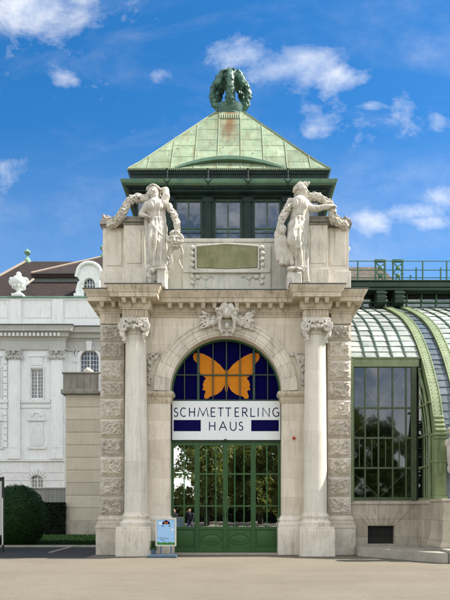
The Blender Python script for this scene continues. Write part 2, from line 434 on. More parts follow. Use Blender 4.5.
def spline(pts, n):
    """Catmull-Rom through points"""
    pts = [Vector(p) for p in pts]; out = []
    for i in range(len(pts) - 1):
        p0 = pts[max(i - 1, 0)]; p1 = pts[i]; p2 = pts[i + 1]; p3 = pts[min(i + 2, len(pts) - 1)]
        for k in range(n):
            t = k / n
            out.append(.5 * ((2 * p1) + (p2 - p0) * t + (2 * p0 - 5 * p1 + 4 * p2 - p3) * t * t + (3 * p1 - p0 - 3 * p2 + p3) * t ** 3))
    out.append(pts[-1]); return out

# ================================================================== ENTRANCE PORTAL
portal = thing('entrance_portal', 'pale stone entrance portal with round arch, two columns and a green copper pyramid roof', 'entrance building')
OPW, SPR = 2.07, 6.04          # half width of opening, springing height
WX = 4.60                      # half width of the building
# --- walls
mb = MB()
poly = [(-3.76, 0), (-OPW, 0), (-OPW, SPR)] + [(OPW * cos(t), SPR + OPW * sin(t)) for t in [pi - pi * k / 48 for k in range(1, 48)]] + [(OPW, SPR), (OPW, 0), (3.76, 0), (3.76, 9.55), (-3.76, 9.55)]
mb.prism(poly, 0, .9)
for sx in (-1, 1):
    mb.box(sx * 3.76, sx * WX, .02, 8.2, 0, 9.5)
mb.box(-3.74, 3.74, 7.8, 8.15, 0, 9.45)
mb.box(-3.74, 3.74, .91, 7.79, 9.2, 9.5)
wall = mb.build('wall', 'ashlar', portal)
MB().box(-3.74, 3.74, .55, 7.78, -.05, .02).build('interior_floor', 'interior', portal)
# --- arch piers with imposts and bases
for sx in (-1, 1):
    mb = MB(); xs = sorted((sx * OPW, sx * 2.90))
    mb.box(xs[0] + (0 if sx > 0 else 0), xs[1], -.07, -.002, 1.46, 5.66)
    pier = mb.build('arch_pier', 'ashlar', portal)
    mb = MB()
    path = [(sx * OPW, .42), (sx * OPW, -.07), (sx * 2.9, -.07)]
    mb.sweep(path, [(0, 5.62), (.03, 5.62), (.03, 5.68), (.07, 5.74), (.07, 5.80), (.05, 5.82), (.11, 5.88), (.16, 5.94), (.16, 6.00), (.13, 6.03), (0, 6.035)], flip=(sx < 0))
    mb.build('impost', 'warm', pier, 40)
    mb = MB()
    mb.sweep([(sx * (OPW + .0), .42), (sx * (OPW + .0), -.09), (sx * 2.9, -.09)],
             [(0, 0.01), (.14, 0.01), (.14, 1.0), (.12, 1.03), (.13, 1.10), (.12, 1.17), (.07, 1.2), (.07, 1.24), (.09, 1.3), (.06, 1.37), (.02, 1.43), (0, 1.46)], flip=(sx < 0))
    mb.build('pier_base', 'stone', pier, 40)
# --- archivolt in voussoirs
prof = [(2.075, -.012), (2.075, -.04), (2.13, -.06), (2.17, -.09), (2.25, -.09), (2.26, -.11), (2.44, -.11), (2.46, -.14), (2.56, -.15), (2.60, -.19), (2.64, -.19), (2.65, -.12), (2.65, -.004)]
mb = MB(); mb.arcsweep(0, SPR, prof, .012, pi - .012, 15, .0035)
mb.build('archivolt', 'stone', portal, 30)
# --- spandrel reliefs (carved flower sprays beside the arch)
rr = random.Random(3)
for sx in (-1, 1):
    mb = MB()
    base = [(2.86, 6.35), (2.83, 6.6), (2.85, 6.85), (2.80, 7.1), (2.72, 7.25), (2.60, 7.36), (2.87, 7.12), (2.9, 7.3), (2.76, 7.38), (2.47, 7.42), (2.88, 6.5), (2.65, 7.28)]
    for i, (x, z) in enumerate(base):
        for q in range(4):
            a = rr.uniform(0, 2 * pi)
            mb.ell((sx * (x + .05 * cos(a)), -.045, z + .06 * sin(a)), (.075, .05, .03), Matrix.Rotation(a, 3, 'Y'), 1)
        mb.ell((sx * x, -.06, z), .045, None, 1)
    mb.tube([(sx * 2.86, -.03, 6.3), (sx * 2.82, -.03, 6.8), (sx * 2.62, -.03, 7.3), (sx * 2.44, -.03, 7.45)], .035, 6)
    mb.tube([(sx * 2.93, -.03, 6.3), (sx * 2.95, -.03, 7.45), (sx * 2.45, -.03, 7.47)], .025, 6)
    mb.fuse('spandrel_relief', 'statue', portal, .018, 1)
# --- rusticated pilasters
for sx in (-1, 1):
    mb = MB()
    x0, x1 = sorted((sx * 3.74, sx * 4.63)); zs = [1.47 + .712 * k + (R.uniform(-.035, .035) if k else 0) for k in range(11)]
    zs[-1] = 8.50
    for k, (z0, z1) in enumerate(zip(zs, zs[1:])):
        nx, nz = 26, 21; g = .022
        def fr(u, v, k=k):
            e = min(u, 1 - u) * (x1 - x0); f = min(v, 1 - v) * (z1 - z0); d = min(e, f)
            m = max(0., min(1., (d - .05) / .05))
            q = Vector((u * 6.5 + k * 7, v * 5.2, sx * 3))
            return -.15 - .02 * min(1, d / .02) - m * (.035 + .11 * abs(noise.noise(q * 1.2)) + .05 * noise.noise(q * 3.3) + .02 * noise.noise(q * 8))
        grid = [[mb.bm.verts.new((x0 + .012 + (x1 - x0 - .024) * i / nx, fr(i / nx, j / nz), z0 + g / 2 + (z1 - z0 - g) * j / nz)) for j in range(nz + 1)] for i in range(nx + 1)]
        for i in range(nx):
            for j in range(nz):
                mb.bm.faces.new((grid[i][j], grid[i + 1][j], grid[i + 1][j + 1], grid[i][j + 1]))
        # side return of the block
        for xe, row in ((x0 + .012, grid[0]), (x1 - .012, grid[-1])):
            bk = [mb.bm.verts.new((xe, -.02, v.co.z)) for v in row]
            for j in range(nz): mb.bm.faces.new((row[j], row[j + 1], bk[j + 1], bk[j]))
        for j in (0, nz):
            row = [grid[i][j] for i in range(nx + 1)]
            bk = [mb.bm.verts.new((v.co.x, -.02, v.co.z)) for v in row]
            for i in range(nx): mb.bm.faces.new((row[i], row[i + 1], bk[i + 1], bk[i]))
        mb.tone(R.uniform(-.22, .10))
    bmesh.ops.recalc_face_normals(mb.bm, faces=mb.bm.faces[:])
    mb.box(x0 + .02, x1 - .02, -.13, .015, 1.4, 8.5)
    rp = mb.build('rusticated_pilaster', 'rustic', portal, 35)
    mb = MB()
    mb.box(x0 + (.0 if sx < 0 else .15), x1 - (.15 if sx < 0 else 0), -.17, .015, 8.52, 8.93)
    mb.build('pilaster_block', 'warm', rp)
    mb = MB()
    xo = sx * 4.63
    mb.sweep([(sx * 3.6, -.15), (xo, -.15), (xo, 1.2)],
             [(0, .01), (.13, .01), (.13, .98), (.15, 1.0), (.15, 1.07), (.11, 1.10), (.12, 1.2), (.06, 1.24), (.08, 1.32), (.04, 1.40), (0, 1.46)], flip=(sx > 0) is False)
    mb.build('pilaster_base', 'rustic', rp, 40)
# --- columns
def volute(mb, cx, y0, y1, cz, r, d):
    pts = []
    for k in range(46):
        t = k / 45; a = pi / 2 + d * t * 2.6 * 2 * pi
        q = r * (1 - .84 * t)
        pts.append((cx + q * cos(a), y0 - .015 * t, cz + q * sin(a)))
    mb.tube(pts, [.036 - .016 * k / 45 for k in range(46)], 6)
    mb.tube([(cx, y0 + .055, cz), (cx, y1, cz)], [r * .9, r * .75], 20)
    mb.ell((cx, y0 - .015, cz), .035, None, 1)
for sx in (-1, 1):
    cx, cy = sx * 3.27, -.37
    mb = MB()
    pr = []; zz = [1.55, 2.3, 3.4, 4.5, 5.6, 6.7, 7.75]
    def rad(z): t = (z - 1.55) / 6.3; return .425 - .055 * t ** 1.6
    for i in range(len(zz) - 1):
        a, b = zz[i], zz[i + 1]
        for k in range(7):
            z = a + (b - a) * k / 6
            if k == 0 and i: pr += [(rad(z) - .006, z + .002)]; z += .007
            if k == 6: z -= .005
            pr.append((rad(z), z))
    mb.lathe(pr + [(.37, 8.0)], cx, cy, 56)
    mb.bm.faces.ensure_lookup_table(); dt_ = [R.uniform(-.09, .05) for k in range(8)]
    for f in mb.bm.faces: f[mb.tl] = dt_[max(0, min(7, int((f.calc_center_median().z - 1.2) / 1.1)))]
    col = mb.build('column', 'shaft', portal, 25)
    mb = MB()                                                   # attic base
    mb.lathe([(.56, 1.06), (.56, 1.10), (.585, 1.15), (.585, 1.21), (.55, 1.25), (.50, 1.27), (.475, 1.31), (.48, 1.36), (.51, 1.40), (.51, 1.45), (.48, 1.48), (.45, 1.50), (.44, 1.55), (.425, 1.57)], cx, cy, 48)
    mb.build('column_base', 'stone', col, 40)
    mb = MB()
    mb.box(cx - .63, cx + .63, -1.0, -.07, .005, .95, .012)
    mb.box(cx - .615, cx + .615, -.985, -.08, .93, 1.06, .015)
    mb.build('pedestal', 'stone', col)
    mb = MB()                                                   # ionic capital with festoons
    mb.box(cx - .50, cx + .50, -.88, .0, 8.42, 8.52, .02)
    mb.box(cx - .44, cx + .44, -.80, .0, 8.28, 8.43, .03)
    for d in (-1, 1):
        volute(mb, cx + d * .385, -.86, -.1, 8.22, .185, -d)
        mb.cap([(cx + d * .46, -.80, 8.05), (cx + d * .42, -.82, 7.9), (cx + d * .33, -.80, 7.78), (cx + d * .36, -.78, 7.65)], [.075, .08, .06, .03], 8)
        for q in range(9):
            a = rr.uniform(0, 6.28)
            mb.ell((cx + d * (.30 + .16 * rr.random()), -.83, 7.72 + .32 * rr.random()), (.06, .05, .03), Matrix.Rotation(a, 3, 'Y'), 1)
    fest = spline([(cx - .36, -.84, 8.35), (cx - .2, -.9, 8.22), (cx, -.92, 8.18), (cx + .2, -.9, 8.22), (cx + .36, -.84, 8.35)], 5)
    for p in fest:
        mb.ell(p, (.05, .05, .05), None, 1)
        for q in range(2): mb.ell(p + Vector((rr.gauss(0, .03), -.03, rr.gauss(.02, .04))), .032, None, 1)
    for q in range(5): mb.ell((cx + (q - 2) * .10, -.86, 8.38 + (.05 if q == 2 else 0)), (.05, .05, .065), None, 1)
    mb.lathe([(.37, 7.95), (.41, 8.0), (.41, 8.05), (.38, 8.08), (.44, 8.2), (.46, 8.3)], cx, cy, 32)
    mb.fuse('capital', 'statue', col, .0135, 1)
    mb = MB()                                                   # fluted block over the capital
    mb.box(cx - .46, cx + .46, -.60, .1, 8.53, 8.93)
    mb.box(cx - .48, cx + .48, -.63, -.5, 8.53, 8.63, .01)
    for k in range(8):
        x = cx - .385 + .11 * k
        mb.tube([(x, -.60, 8.68), (x, -.60, 8.88)], .036, 8); mb.ell((x, -.60, 8.88), .036, None, 1); mb.ell((x, -.60, 8.68), .036, None, 1)
    mb.build('frieze_block', 'warm', col, 40)
# --- entablature
CP = [(-4.63, 8.2), (-4.63, -.15), (-3.74, -.15), (-3.74, -.62), (-2.79, -.62), (-2.79, -.02)]
CP = CP + [(-x, y) for x, y in CP[::-1]]
mb = MB(); mb.sweep(CP, [(-.3, 8.90), (.04, 8.90), (.04, 8.95), (.07, 8.97), (.10, 9.05), (.10, 9.235), (.38, 9.24), (.38, 9.39), (.41, 9.41), (.43, 9.49), (.50, 9.58), (.51, 9.63), (-.3, 9.64)])
cor = mb.build('cornice', 'warm', portal, 30)
mb = MB(); mb.sweep(CP, [(-.25, 9.645), (.525, 9.634), (.535, 9.65), (.53, 9.67), (-.25, 9.74)])
mb.build('cornice_flashing', 'flash', cor)
def modillion(p, n):
    """p on wall line, n outward"""
    t = Vector((-n.y, n.x)); mb = MB()
    def pt(o, s_, z): q = p + n * o + t * s_; return (q.x, q.y, z)
    for (z1, z0, w1, w0, o1, o0) in ((9.233, 9.06, .085, .055, .35, .27),):
        A = [pt(.06, -w1, z1), pt(o1, -w1, z1), pt(o1, w1, z1), pt(.06, w1, z1)]
        B = [pt(.06, -w0, z0), pt(o0, -w0, z0), pt(o0, w0, z0), pt(.06, w0, z0)]
        A = [mb.bm.verts.new(q) for q in A]; B = [mb.bm.verts.new(q) for q in B]
        mb.bm.faces.new(A); mb.bm.faces.new(B[::-1])
        for i in range(4): mb.bm.faces.new((A[i], B[i], B[(i + 1) % 4], A[(i + 1) % 4]))
        bmesh.ops.recalc_face_normals(mb.bm, faces=mb.bm.faces[:])
    mb.build('modillion', 'warm', cor)
dn = Vector((0, -1))
for k in range(11): modillion(Vector((-2.05 + .41 * k, -.02)), dn)
for sx in (-1, 1):
    for d in (-.36, 0, .36): modillion(Vector((sx * 3.265 + d, -.62)), dn)
    modillion(Vector((sx * 4.08, -.15)), dn); modillion(Vector((sx * 4.5, -.15)), dn)
    for k in range(7): modillion(Vector((sx * 4.63, .12 + .45 * k)), Vector((sx, 0)))
# frieze line on the wall between the ressauts
mb = MB(); mb.box(-2.78, 2.78, -.035, -.003, 8.80, 8.9); mb.build('frieze', 'warm', portal)
# --- keystone cartouche: crested mask with sprays of leaves
mb = MB()
kx = PX(227, 22.7)
for (dx, z, r) in ((0, 8.86, .20), (-.17, 8.98, .15), (.17, 8.98, .15), (-.1, 9.14, .14), (.13, 9.12, .13), (-.27, 8.82, .12), (.27, 8.82, .12), (-.36, 8.98, .10), (.36, 8.98, .10), (-.30, 8.62, .12), (.30, 8.62, .12)):
    mb.ell((kx + dx, -.28 - .05 * (r > .14), z), (r, .16, r))
mb.tube([(kx + .27 * cos(a), -.36, 8.52 + .30 * sin(a)) for a in [pi * k / 12 for k in range(13)]], .06, 8)
for d in (-1, 1):
    mb.cap([(kx + d * .27, -.36, 8.52), (kx + d * .26, -.34, 8.30), (kx + d * .2, -.3, 8.16)], [.06, .06, .05], 8)
    for q in range(64):
        t = rr.random(); a = radians(rr.uniform(-36, 42))
        r0 = .34 + .62 * t
        x = kx + d * r0; z = 8.52 + (r0 - .25) * math.tan(a) * .75 + .05
        if hypot(x, z - SPR) < 2.42: z += .12
        mb.ell((x, -.20 - .06 * rr.random(), z), (.135, .05, .034), Matrix.Rotation(-d * (a + rr.uniform(-.5, .5)), 3, 'Y'), 1)
mb.box(kx - .55, kx + .55, -.16, -.02, 8.30, 8.85)
mb.box(kx - .20, kx + .20, -.24, -.02, 8.05, 8.4)
mb.ell((kx, -.28, 8.40), (.10, .08, .13)); mb.ell((kx, -.36, 8.38), (.03, .05, .05), None, 1)
mb.ell((kx - .1, -.32, 8.22), (.09, .06, .05), None, 1); mb.ell((kx + .1, -.32, 8.22), (.09, .06, .05), None, 1)
mb.fuse('keystone_mask', 'statue', portal, .015, 0)
# --- attic with inscription panel
mb = MB()
mb.box(-2.92, 2.92, .32, 1.6, 9.5, 11.72)
mb.box(-2.92, 2.92, .28, 1.64, 11.725, 11.86, .02)
mb.box(-1.62, -1.24, .25, .318, 9.95, 11.6, .01); mb.box(1.30, 1.68, .25, .318, 9.95, 11.6, .01)
mb.box(-1.60, 1.66, .20, .318, 10.55, 10.66, .015)
attic = mb.build('attic_wall', 'attic', portal)
x0, x1 = PX(197, 23.2), PX(257.5, 23.2)
mb = MB(); mb.prism([(x0, 10.76), ((x0 + x1) / 2, 10.70), (x1, 10.76), (x1, 11.52), ((x0 + x1) / 2, 11.60), (x0, 11.52)], .24, .316); mb.build('inscription_panel', 'panel', attic)
mb = MB()
for a, b in (((x0 - .05, 10.70), (x0 - .05, 11.56)), ((x1 + .05, 10.70), (x1 + .05, 11.56))): mb.tube([(a[0], .26, a[1]), (b[0], .26, b[1])], .04, 8)
mb.tube([(x0 - .05, .26, 11.56), ((x0 + x1) / 2, .26, 11.65), (x1 + .05, .26, 11.56)], .04, 8)
mb.tube([(x0 - .05, .26, 10.70), ((x0 + x1) / 2, .26, 10.65), (x1 + .05, .26, 10.70)], .04, 8)
for sx in (-1, 1):                                           # scrolls and drops round the panel
    cxp = (x0 + x1) / 2
    for k in range(7):
        mb.ell((cxp + sx * (1.30 + .02 * (k % 2)), .24, 11.5 - .22 * k), (.09, .05, .085), None, 2)
    mb.tube([(cxp + sx * (.55 + .5 * t), .30, 10.40 + .07 * sin(t * 9)) for t in [k / 14 for k in range(15)]], .03, 6)
    mb.ell((cxp + sx * 1.1, .29, 10.42), (.13, .04, .09)); mb.ell((cxp + sx * 1.28, .29, 10.34), (.1, .04, .07))
mb.build('panel_frame', 'attic', attic, 50)
for sx in (-1, 1):
    mb = MB()
    xi0, xi1 = sorted((sx * 3.0, sx * 3.76)); xo0, xo1 = sorted((sx * 3.75, sx * 4.58))
    mb.box(xi0, xi1, -.15, 1.5, 10.55, 12.16, .01); mb.box(xo0, xo1, .08, 1.7, 10.55, 12.16, .01)
    mb.box(xi0 - .05, xi1 + .05, -.20, 1.5, 9.55, 10.549, .02)
    mb.box(xo0 - (.07 if sx < 0 else -.06), xo1 + (.07 if sx > 0 else -.06), .02, 1.78, 9.55, 10.547, .02)
    mb.box(xi0 + .12, xi1 - .12, -.175, -.1, 10.75, 12.0, .012); mb.box(xo0 + .12, xo1 - .12, .055, .1, 10.75, 12.0, .012)
    sp = mb.build('statue_pedestal', 'stone', portal)
    mb = MB()
    for (a, b, y, yb) in ((xi0, xi1, -.15, 1.5), (xo0, xo1, .08, 1.7)):
        lo = 0.004 if a == xo0 else 0
        mb.box(a - .03, b + .03, y - .03, yb, 12.165 + lo, 12.25 + lo, .01); mb.box(a - .10, b + .10, y - .10, yb + .05, 12.252 + lo, 12.34 + lo, .015); mb.box(a - .07, b + .07, y - .07, yb, 12.342 + lo, 12.46 + lo, .03)
    mb.build('pedestal_cap', 'parapet', sp)
    mb = MB(); xx = sx * 4.3                                   # carved scroll lying on the outer block
    cz0 = 12.46
    for q in range(26):
        t = rr.random(); mb.ell((sx * (3.95 + .72 * t), .2 + .5 * rr.random(), cz0 + .06 + (.20 - .14 * abs(t - .3)) * rr.random()), (.13, .09, .07), Matrix.Rotation(rr.uniform(0, 3), 3, 'Y'), 1)
    mb.tube([(sx * (3.9 + .8 * t), .35, cz0 + .10 + .05 * sin(6 * t)) for t in [k / 10 for k in range(11)]], [.1 - .004 * k for k in range(11)], 8)
    mb.fuse('pedestal_scroll', 'parapet', sp, .025, 1)
    mb = MB()                                                  # side console on the flank
    mb.cap([(sx * 4.58, .6, 11.72), (sx * 4.66, .6, 11.6), (sx * 4.62, .6, 11.45)], [.06, .08, .05], 10)
    mb.fuse('side_console', 'statue', sp, .03, 1)
# roof deck behind the attic
mb = MB(); mb.box(-4.5, 4.5, 1.72, 8.2, 9.75, 9.9); mb.build('roof_deck', 'flash', portal)

# --- fanlight
FY = .50
mb = MB()
mb.prism([(-OPW, 5.80), (OPW, 5.80)] + arc(0, SPR, OPW + .0, 0, pi, 40), FY, FY + .02)
fan = mb.build('fanlight', 'navy', portal)
mb = MB()
half = [(0, 6.02), (.10, 5.62 + .62), (.25, 6.02), (.42, 5.93)]
def bf(px, py): return (PX(px, 23.48) , PZ(py, 23.48))
ctr = 226.4
# right wing traced in photo px, wing heights; mirrored about the axis
wing = [(226.4, 371), (229, 369.5), (233, 364.5), (238, 360.5), (244, 356.5), (250, 353.6), (256, 352.6), (258.8, 353.6), (259.8, 356.3), (258.8, 360), (255.6, 363.2), (254, 366.8), (253.6, 371.5),
        (252.2, 374), (248.8, 376.5), (246.6, 378.5), (248.6, 380.5), (250.0, 384.6), (249.3, 387.2), (250.6, 389.6), (248.4, 390.3), (247.0, 391.0), (248.7, 396), (248.2, 398.5), (245.0, 398.8), (243.0, 396.6), (239, 395.6), (235.4, 394), (231.5, 391), (229.3, 387.5), (228.3, 384.5), (227.6, 390.5), (226.4, 393)]
W2 = wing + [(2 * ctr - x, y) for x, y in wing[-2:0:-1]]
mb.prism([bf(*q) for q in W2], FY - .012, FY - .001)
mb.build('butterfly', 'orange', fan)
mb = MB()
def vx(px): return PX(px, 23.45)
zt = lambda x: SPR + sqrt(max(0, (OPW - .02) ** 2 - x * x))
for px, w in ((184.6, .035), (198.3, .085), (213, .035), (226.5, .045), (240, .035), (253.9, .085), (267.6, .035)):
    x = vx(px); mb.box(x - w / 2, x + w / 2, FY - .07, FY - .014, 5.78, zt(x) + .01)
zc = PZ(375, 23.45); hw = sqrt(OPW ** 2 - (zc - SPR) ** 2)
mb.box(-hw, hw, FY - .064, FY - .0145, zc - .02, zc + .02)
mb.box(-OPW, OPW, FY - .10, FY - .0135, 5.77, 5.83)
mb.build('glazing_bars', 'iron_dark', fan)
mb = MB(); mb.arcsweep(0, SPR, [(OPW - .07, FY - .09), (OPW - .07, FY - .003), (OPW + .0, FY - .003), (OPW + .0, FY - .09)], 0, pi, 8)
mb.build('fanlight_frame', 'green', fan, 30)
# --- doors: two hinged leaves and two side lights
DY = .50; dt = 4.30; db = .07
edges = [PX(171, 23.5) + .0, PX(197, 23.5), PX(225.4, 23.5), PX(253.3, 23.5), OPW]
edges[0] = -OPW
zr = [PZ(474, 23.5), PZ(506, 23.5)]; zp = PZ(529, 23.5)
for k in range(4):
    a, b = edges[k] + .006, edges[k + 1] - .006; mb = MB(); st = .085
    for (p, q) in ((a, a + st), (b - st, b)): mb.box(p, q, DY - .06, DY + .03, db, dt - .09, .008)
    mb.box(a + st + .001, b - st - .001, DY - .055, DY + .025, dt - .19, dt - .09, .006)
    mb.box(a + st + .001, b - st - .001, DY - .055, DY + .025, zp - .01, zp + .09, .006)
    mb.box(a + st + .001, b - st - .001, DY - .055, DY + .025, db, db + .14, .006)
    for z in zr: mb.box(a + st + .001, b - st - .001, DY - .045, DY + .02, z - .028, z + .028, .005)
    lf = mb.build('door_leaf', 'green', portal)
    n = 1 if k in (0, 3) else 2; mb = MB()
    for i in range(n):
        x = a + (b - a) * (i + 1) / (n + 1); mb.box(x - .018, x + .018, DY - .043, DY + .018, zp + .09, dt - .19)
    mb.build('glazing_bar', 'green_bar', lf)
    MB().box(a + st, b - st, DY - .006, DY + .002, zp + .08, dt - .18).build('door_pane', 'door_glass', lf)
    mb = MB(); mb.box(a + st + .002, b - st - .002, DY - .012, DY + .012, db + .13, zp)
    mx, mz = (a + b) / 2, (db + .14 + zp) / 2 - .02
    if k in (1, 2):
        mb.tube([(mx + .37 * cos(t), DY - .014, mz + .20 * sin(t)) for t in [2 * pi * i / 36 for i in range(37)]], .022, 6)
        mb.ell((mx, DY - .012, mz), (.30, .016, .15))
    else:
        mb.box(a + st + .05, b - st - .05, DY - .025, DY - .01, db + .2, zp - .07, .012)
    mb.build('door_panel', 'green', lf, 40)
    if k in (1, 2):
        mb = MB(); hx = b - .045 if k == 1 else a + .045
        mb.tube([(hx, DY - .06, 1.5), (hx, DY - .12, 1.5), (hx + (-.1 if k == 1 else .1), DY - .12, 1.5)], .013, 8); mb.box(hx - .02, hx + .02, DY - .066, DY - .058, 1.38, 1.58)
        mb.build('handle', 'black', lf)
mb = MB(); mb.box(-OPW, OPW, DY - .09, DY + .05, dt - .085, dt + .04, .01)
for x in (edges[1], edges[2], edges[3]): mb.box(x - .035, x + .035, DY - .10, DY - .05, db, dt - .085, .008)
mb.box(-OPW, -OPW + .03, DY - .08, DY + .04, .05, 5.7); mb.box(OPW - .03, OPW, DY - .08, DY + .04, .05, 5.7)
mb.build('door_frame', 'green', portal)
mb = MB(); mb.box(-OPW + .002, OPW - .002, -.12, .62, 0, .055, .008); mb.build('threshold', 'kerb', portal)

# --- lantern storey with windows
TY, TH, TC = 2.30, 3.78, 0.10          # front plane, half width, centre x
TYC = TY + TH
def wbay(px): return PX(px, 25.3)
bays = [(wbay(136), wbay(162)), (wbay(175), wbay(201.5)), (wbay(214.3), wbay(241.3)), (wbay(253.7), wbay(281)), (wbay(293.5), wbay(320))]
WZ0, WZ1 = 11.9, PZ(197, 25.3)
mb = MB()
mb.box(TC - TH, TC + TH, TY, TY + 2 * TH, WZ1 + .001, 14.95)
mb.box(TC - TH, TC + TH, TY, TY + 2 * TH, 9.9, WZ0 - .001)
xs = [TC - TH] + [v for b in bays for v in b] + [TC + TH]
for i in range(0, len(xs), 2): mb.box(xs[i], xs[i + 1], TY - .0, TY + .34, WZ0, WZ1)
for sx in (-1, 1): mb.box(TC + sx * TH, TC + sx * (TH - .14), TY + .342, TY + 2 * TH, WZ0, WZ1)
mb.box(TC - TH, TC + TH, TY + 2 * TH - .1, TY + 2 * TH - .002, WZ0, WZ1)
lan = mb.build('lantern_wall', 'copper_dark', portal)
mb = MB()
for i in range(2, len(xs) - 2, 2):
    a, b = xs[i], xs[i + 1]; c = (a + b) / 2
    mb.box(c - .14, c + .14, TY - .07, TY - .001, WZ0 + .1, WZ1 - .02, .015); mb.box(c - .19, c + .19, TY - .10, TY - .002, WZ1 - .24, WZ1 - .05, .015)
    for q in (-.08, .08): mb.box(c + q - .02, c + q + .02, TY - .085, TY - .065, WZ0 + .1, WZ1 - .3)
mb.box(TC - TH - .05, TC + TH + .05, TY - .16, TY - .001, WZ1 + .10, WZ1 + .17, .02)
mb.box(TC - TH - .12, TC + TH + .12, TY - .28, TY - .003, 14.52, 14.60, .02)
mb.build('lantern_pilasters', 'copper_dark', lan, 40)
for a, b in bays:
    mb = MB(); c = (a + b) / 2
    for p, q in ((a, a + .06), (b - .06, b), (c - .03, c + .03)): mb.box(p, q, TY + .16, TY + .23, WZ0, WZ1)
    zt_ = PZ(228.5, 25.45)
    for z, h in ((WZ1 - .05, .05), (zt_, .022)): mb.box(a + .06, b - .06, TY + .165, TY + .225, z - h, z + h)
    win = mb.build('window', 'window_paint', lan)
    MB().box(a + .05, b - .05, TY + .19, TY + .196, WZ0, WZ1).build('pane', 'tower_glass', win)
    mb = MB(); k = 22
    top = [(a + .02 + (b - a - .04) * i / k, TY + .36 + .02 * sin(i * 2.1) + .012 * sin(i * 5.3)) for i in range(k + 1)]
    for (p, q) in zip(top, top[1:]): mb.face([(p[0], p[1], WZ0), (q[0], q[1], WZ0), (q[0], q[1], WZ1), (p[0], p[1], WZ1)])
    mb.build('sky_tone_sheet', 'sky_tone_sheet', win, 60)  # grey sheet behind the glass stands in for reflected cloudy sky
    mb = MB()
    mb.tube([(a + .02, TY + .06, zt_ - .12), (b - .02, TY + .06, zt_ - .12)], .018, 6)
    mb.build('guard_rail', 'rail', win)
# gutter and eaves
GH = 4.34
def sq(h): return [(TC - h, TYC - h), (TC + h, TYC - h), (TC + h, TYC + h), (TC - h, TYC + h)]
mb = MB(); mb.sweep(sq(TH - .1), [(.40, 14.70), (.52, 14.70), (.62, 14.75), (.66, 14.84), (.66, 14.89), (.62, 14.90), (.5, 14.91), (0, 14.93)], closed=True)
gut = mb.build('gutter', 'copper_mid', portal, 35)
mb = MB(); mb.sweep(sq(TH - .1), [(0, 14.60), (.36, 14.61), (.42, 14.64), (.50, 14.695), (.3, 14.74)], closed=True); mb.build('gutter_soffit', 'copper_dark', gut, 35)
mb = MB(); mb.sweep(sq(TH - .1), [(0, 14.94), (.30, 14.94), (.30, 15.22), (.34, 15.26), (.36, 15.38), (0, 15.40)], closed=True)
mb.build('eave_band', 'copper_dark', portal, 35)
for px in (167, 208, 248, 288):                               # wrought iron ornaments over the gutter
    x = PX(px, 24.75); y = TYC - TH - .50; mb = MB()
    mb.tube([(x, y, 14.66), (x, y - .03, 15.0), (x, y + .05, 15.36)], .03, 8); mb.ell((x, y, 15.3), .05, None, 1); mb.ell((x, y - .03, 15.12), .04, None, 1)
    for d in (-1, 1): mb.tube([(x + d * .0, y - .03, 14.72), (x + d * .12, y - .05, 14.84), (x + d * .2, y - .04, 14.98), (x + d * .30, y - .03, 14.93), (x + d * .27, y - .03, 14.86)], .022, 6)
    mb.tube([(x - .42, y + .12, 15.06), (x + .42, y + .12, 15.06)], .014, 6)
    mb.build('gutter_ornament', 'copper_dark', gut, 40)
# pyramid roof
RE, RT, RZ0, RZ1 = 4.08, .64, 15.42, 19.92
mb = MB()
lv = [(RE, RZ0), (RE - .42, RZ0 + .50), (RE - .82, RZ0 + 1.02)]
lv += [(RE - .82 + (RT - RE + .82) * t, RZ0 + 1.02 + (RZ1 - RZ0 - 1.02) * t) for t in (.33, .66, 1.)]
rings = [[mb.bm.verts.new((x, y, z)) for x, y in sq(h - .03)] for h, z in [(RE, RZ0 - .03)] + lv]
for a, b in zip(rings, rings[1:]):
    for k in range(4): mb.bm.faces.new((a[k], a[(k + 1) % 4], b[(k + 1) % 4], b[k]))
mb.bm.faces.new(rings[-1]); mb.bm.faces.new(rings[0][::-1])
def rpt(u, t, face, lift=.0):
    """point on a roof face: u = offset along eave, t = 0 eave .. 1 top"""
    L = lv; s_ = t * (len(L) - 1) if False else None
    z = RZ0 + (RZ1 - RZ0) * t
    for (h0, z0), (h1, z1) in zip(L, L[1:]):
        if z <= z1 + 1e-6: h = h0 + (h1 - h0) * (z - z0) / (z1 - z0); break
    h += lift
    q = [(u, -h), (h, u), (-u, h), (-h, -u)][face]
    return Vector((TC + q[0], TYC + q[1], z)), h
for f in range(4):                                            # the copper sheets, each with its own tone
    us = [-4.2, -3.3, -2.36, -1.42, -.48, .48, 1.42, 2.36, 3.3, 4.2]
    for i, (ua, ub) in enumerate(zip(us, us[1:])):
        ts = [0.] + [q for q in [(.115 if i % 2 else .20) + .185 * k for k in range(6)] if q < .97] + [1.]
        for ta, tb in zip(ts, ts[1:]):
            sub = 5; prev = None
            for k in range(sub + 1):
                tt_ = ta + (tb - ta) * k / sub; h = rpt(0, tt_, f)[1]; x0_, x1_ = max(ua, -h), min(ub, h)
                if x1_ - x0_ < .004: break
                cur = (rpt(x0_, tt_, f)[0], rpt(x1_, tt_, f)[0])
                if prev: mb.face((prev[0], prev[1], cur[1], cur[0]))
                prev = cur
            mb.tone(R.uniform(-.20, .14))
roof = mb.build('roof', 'roofing', portal)
mb = MB()
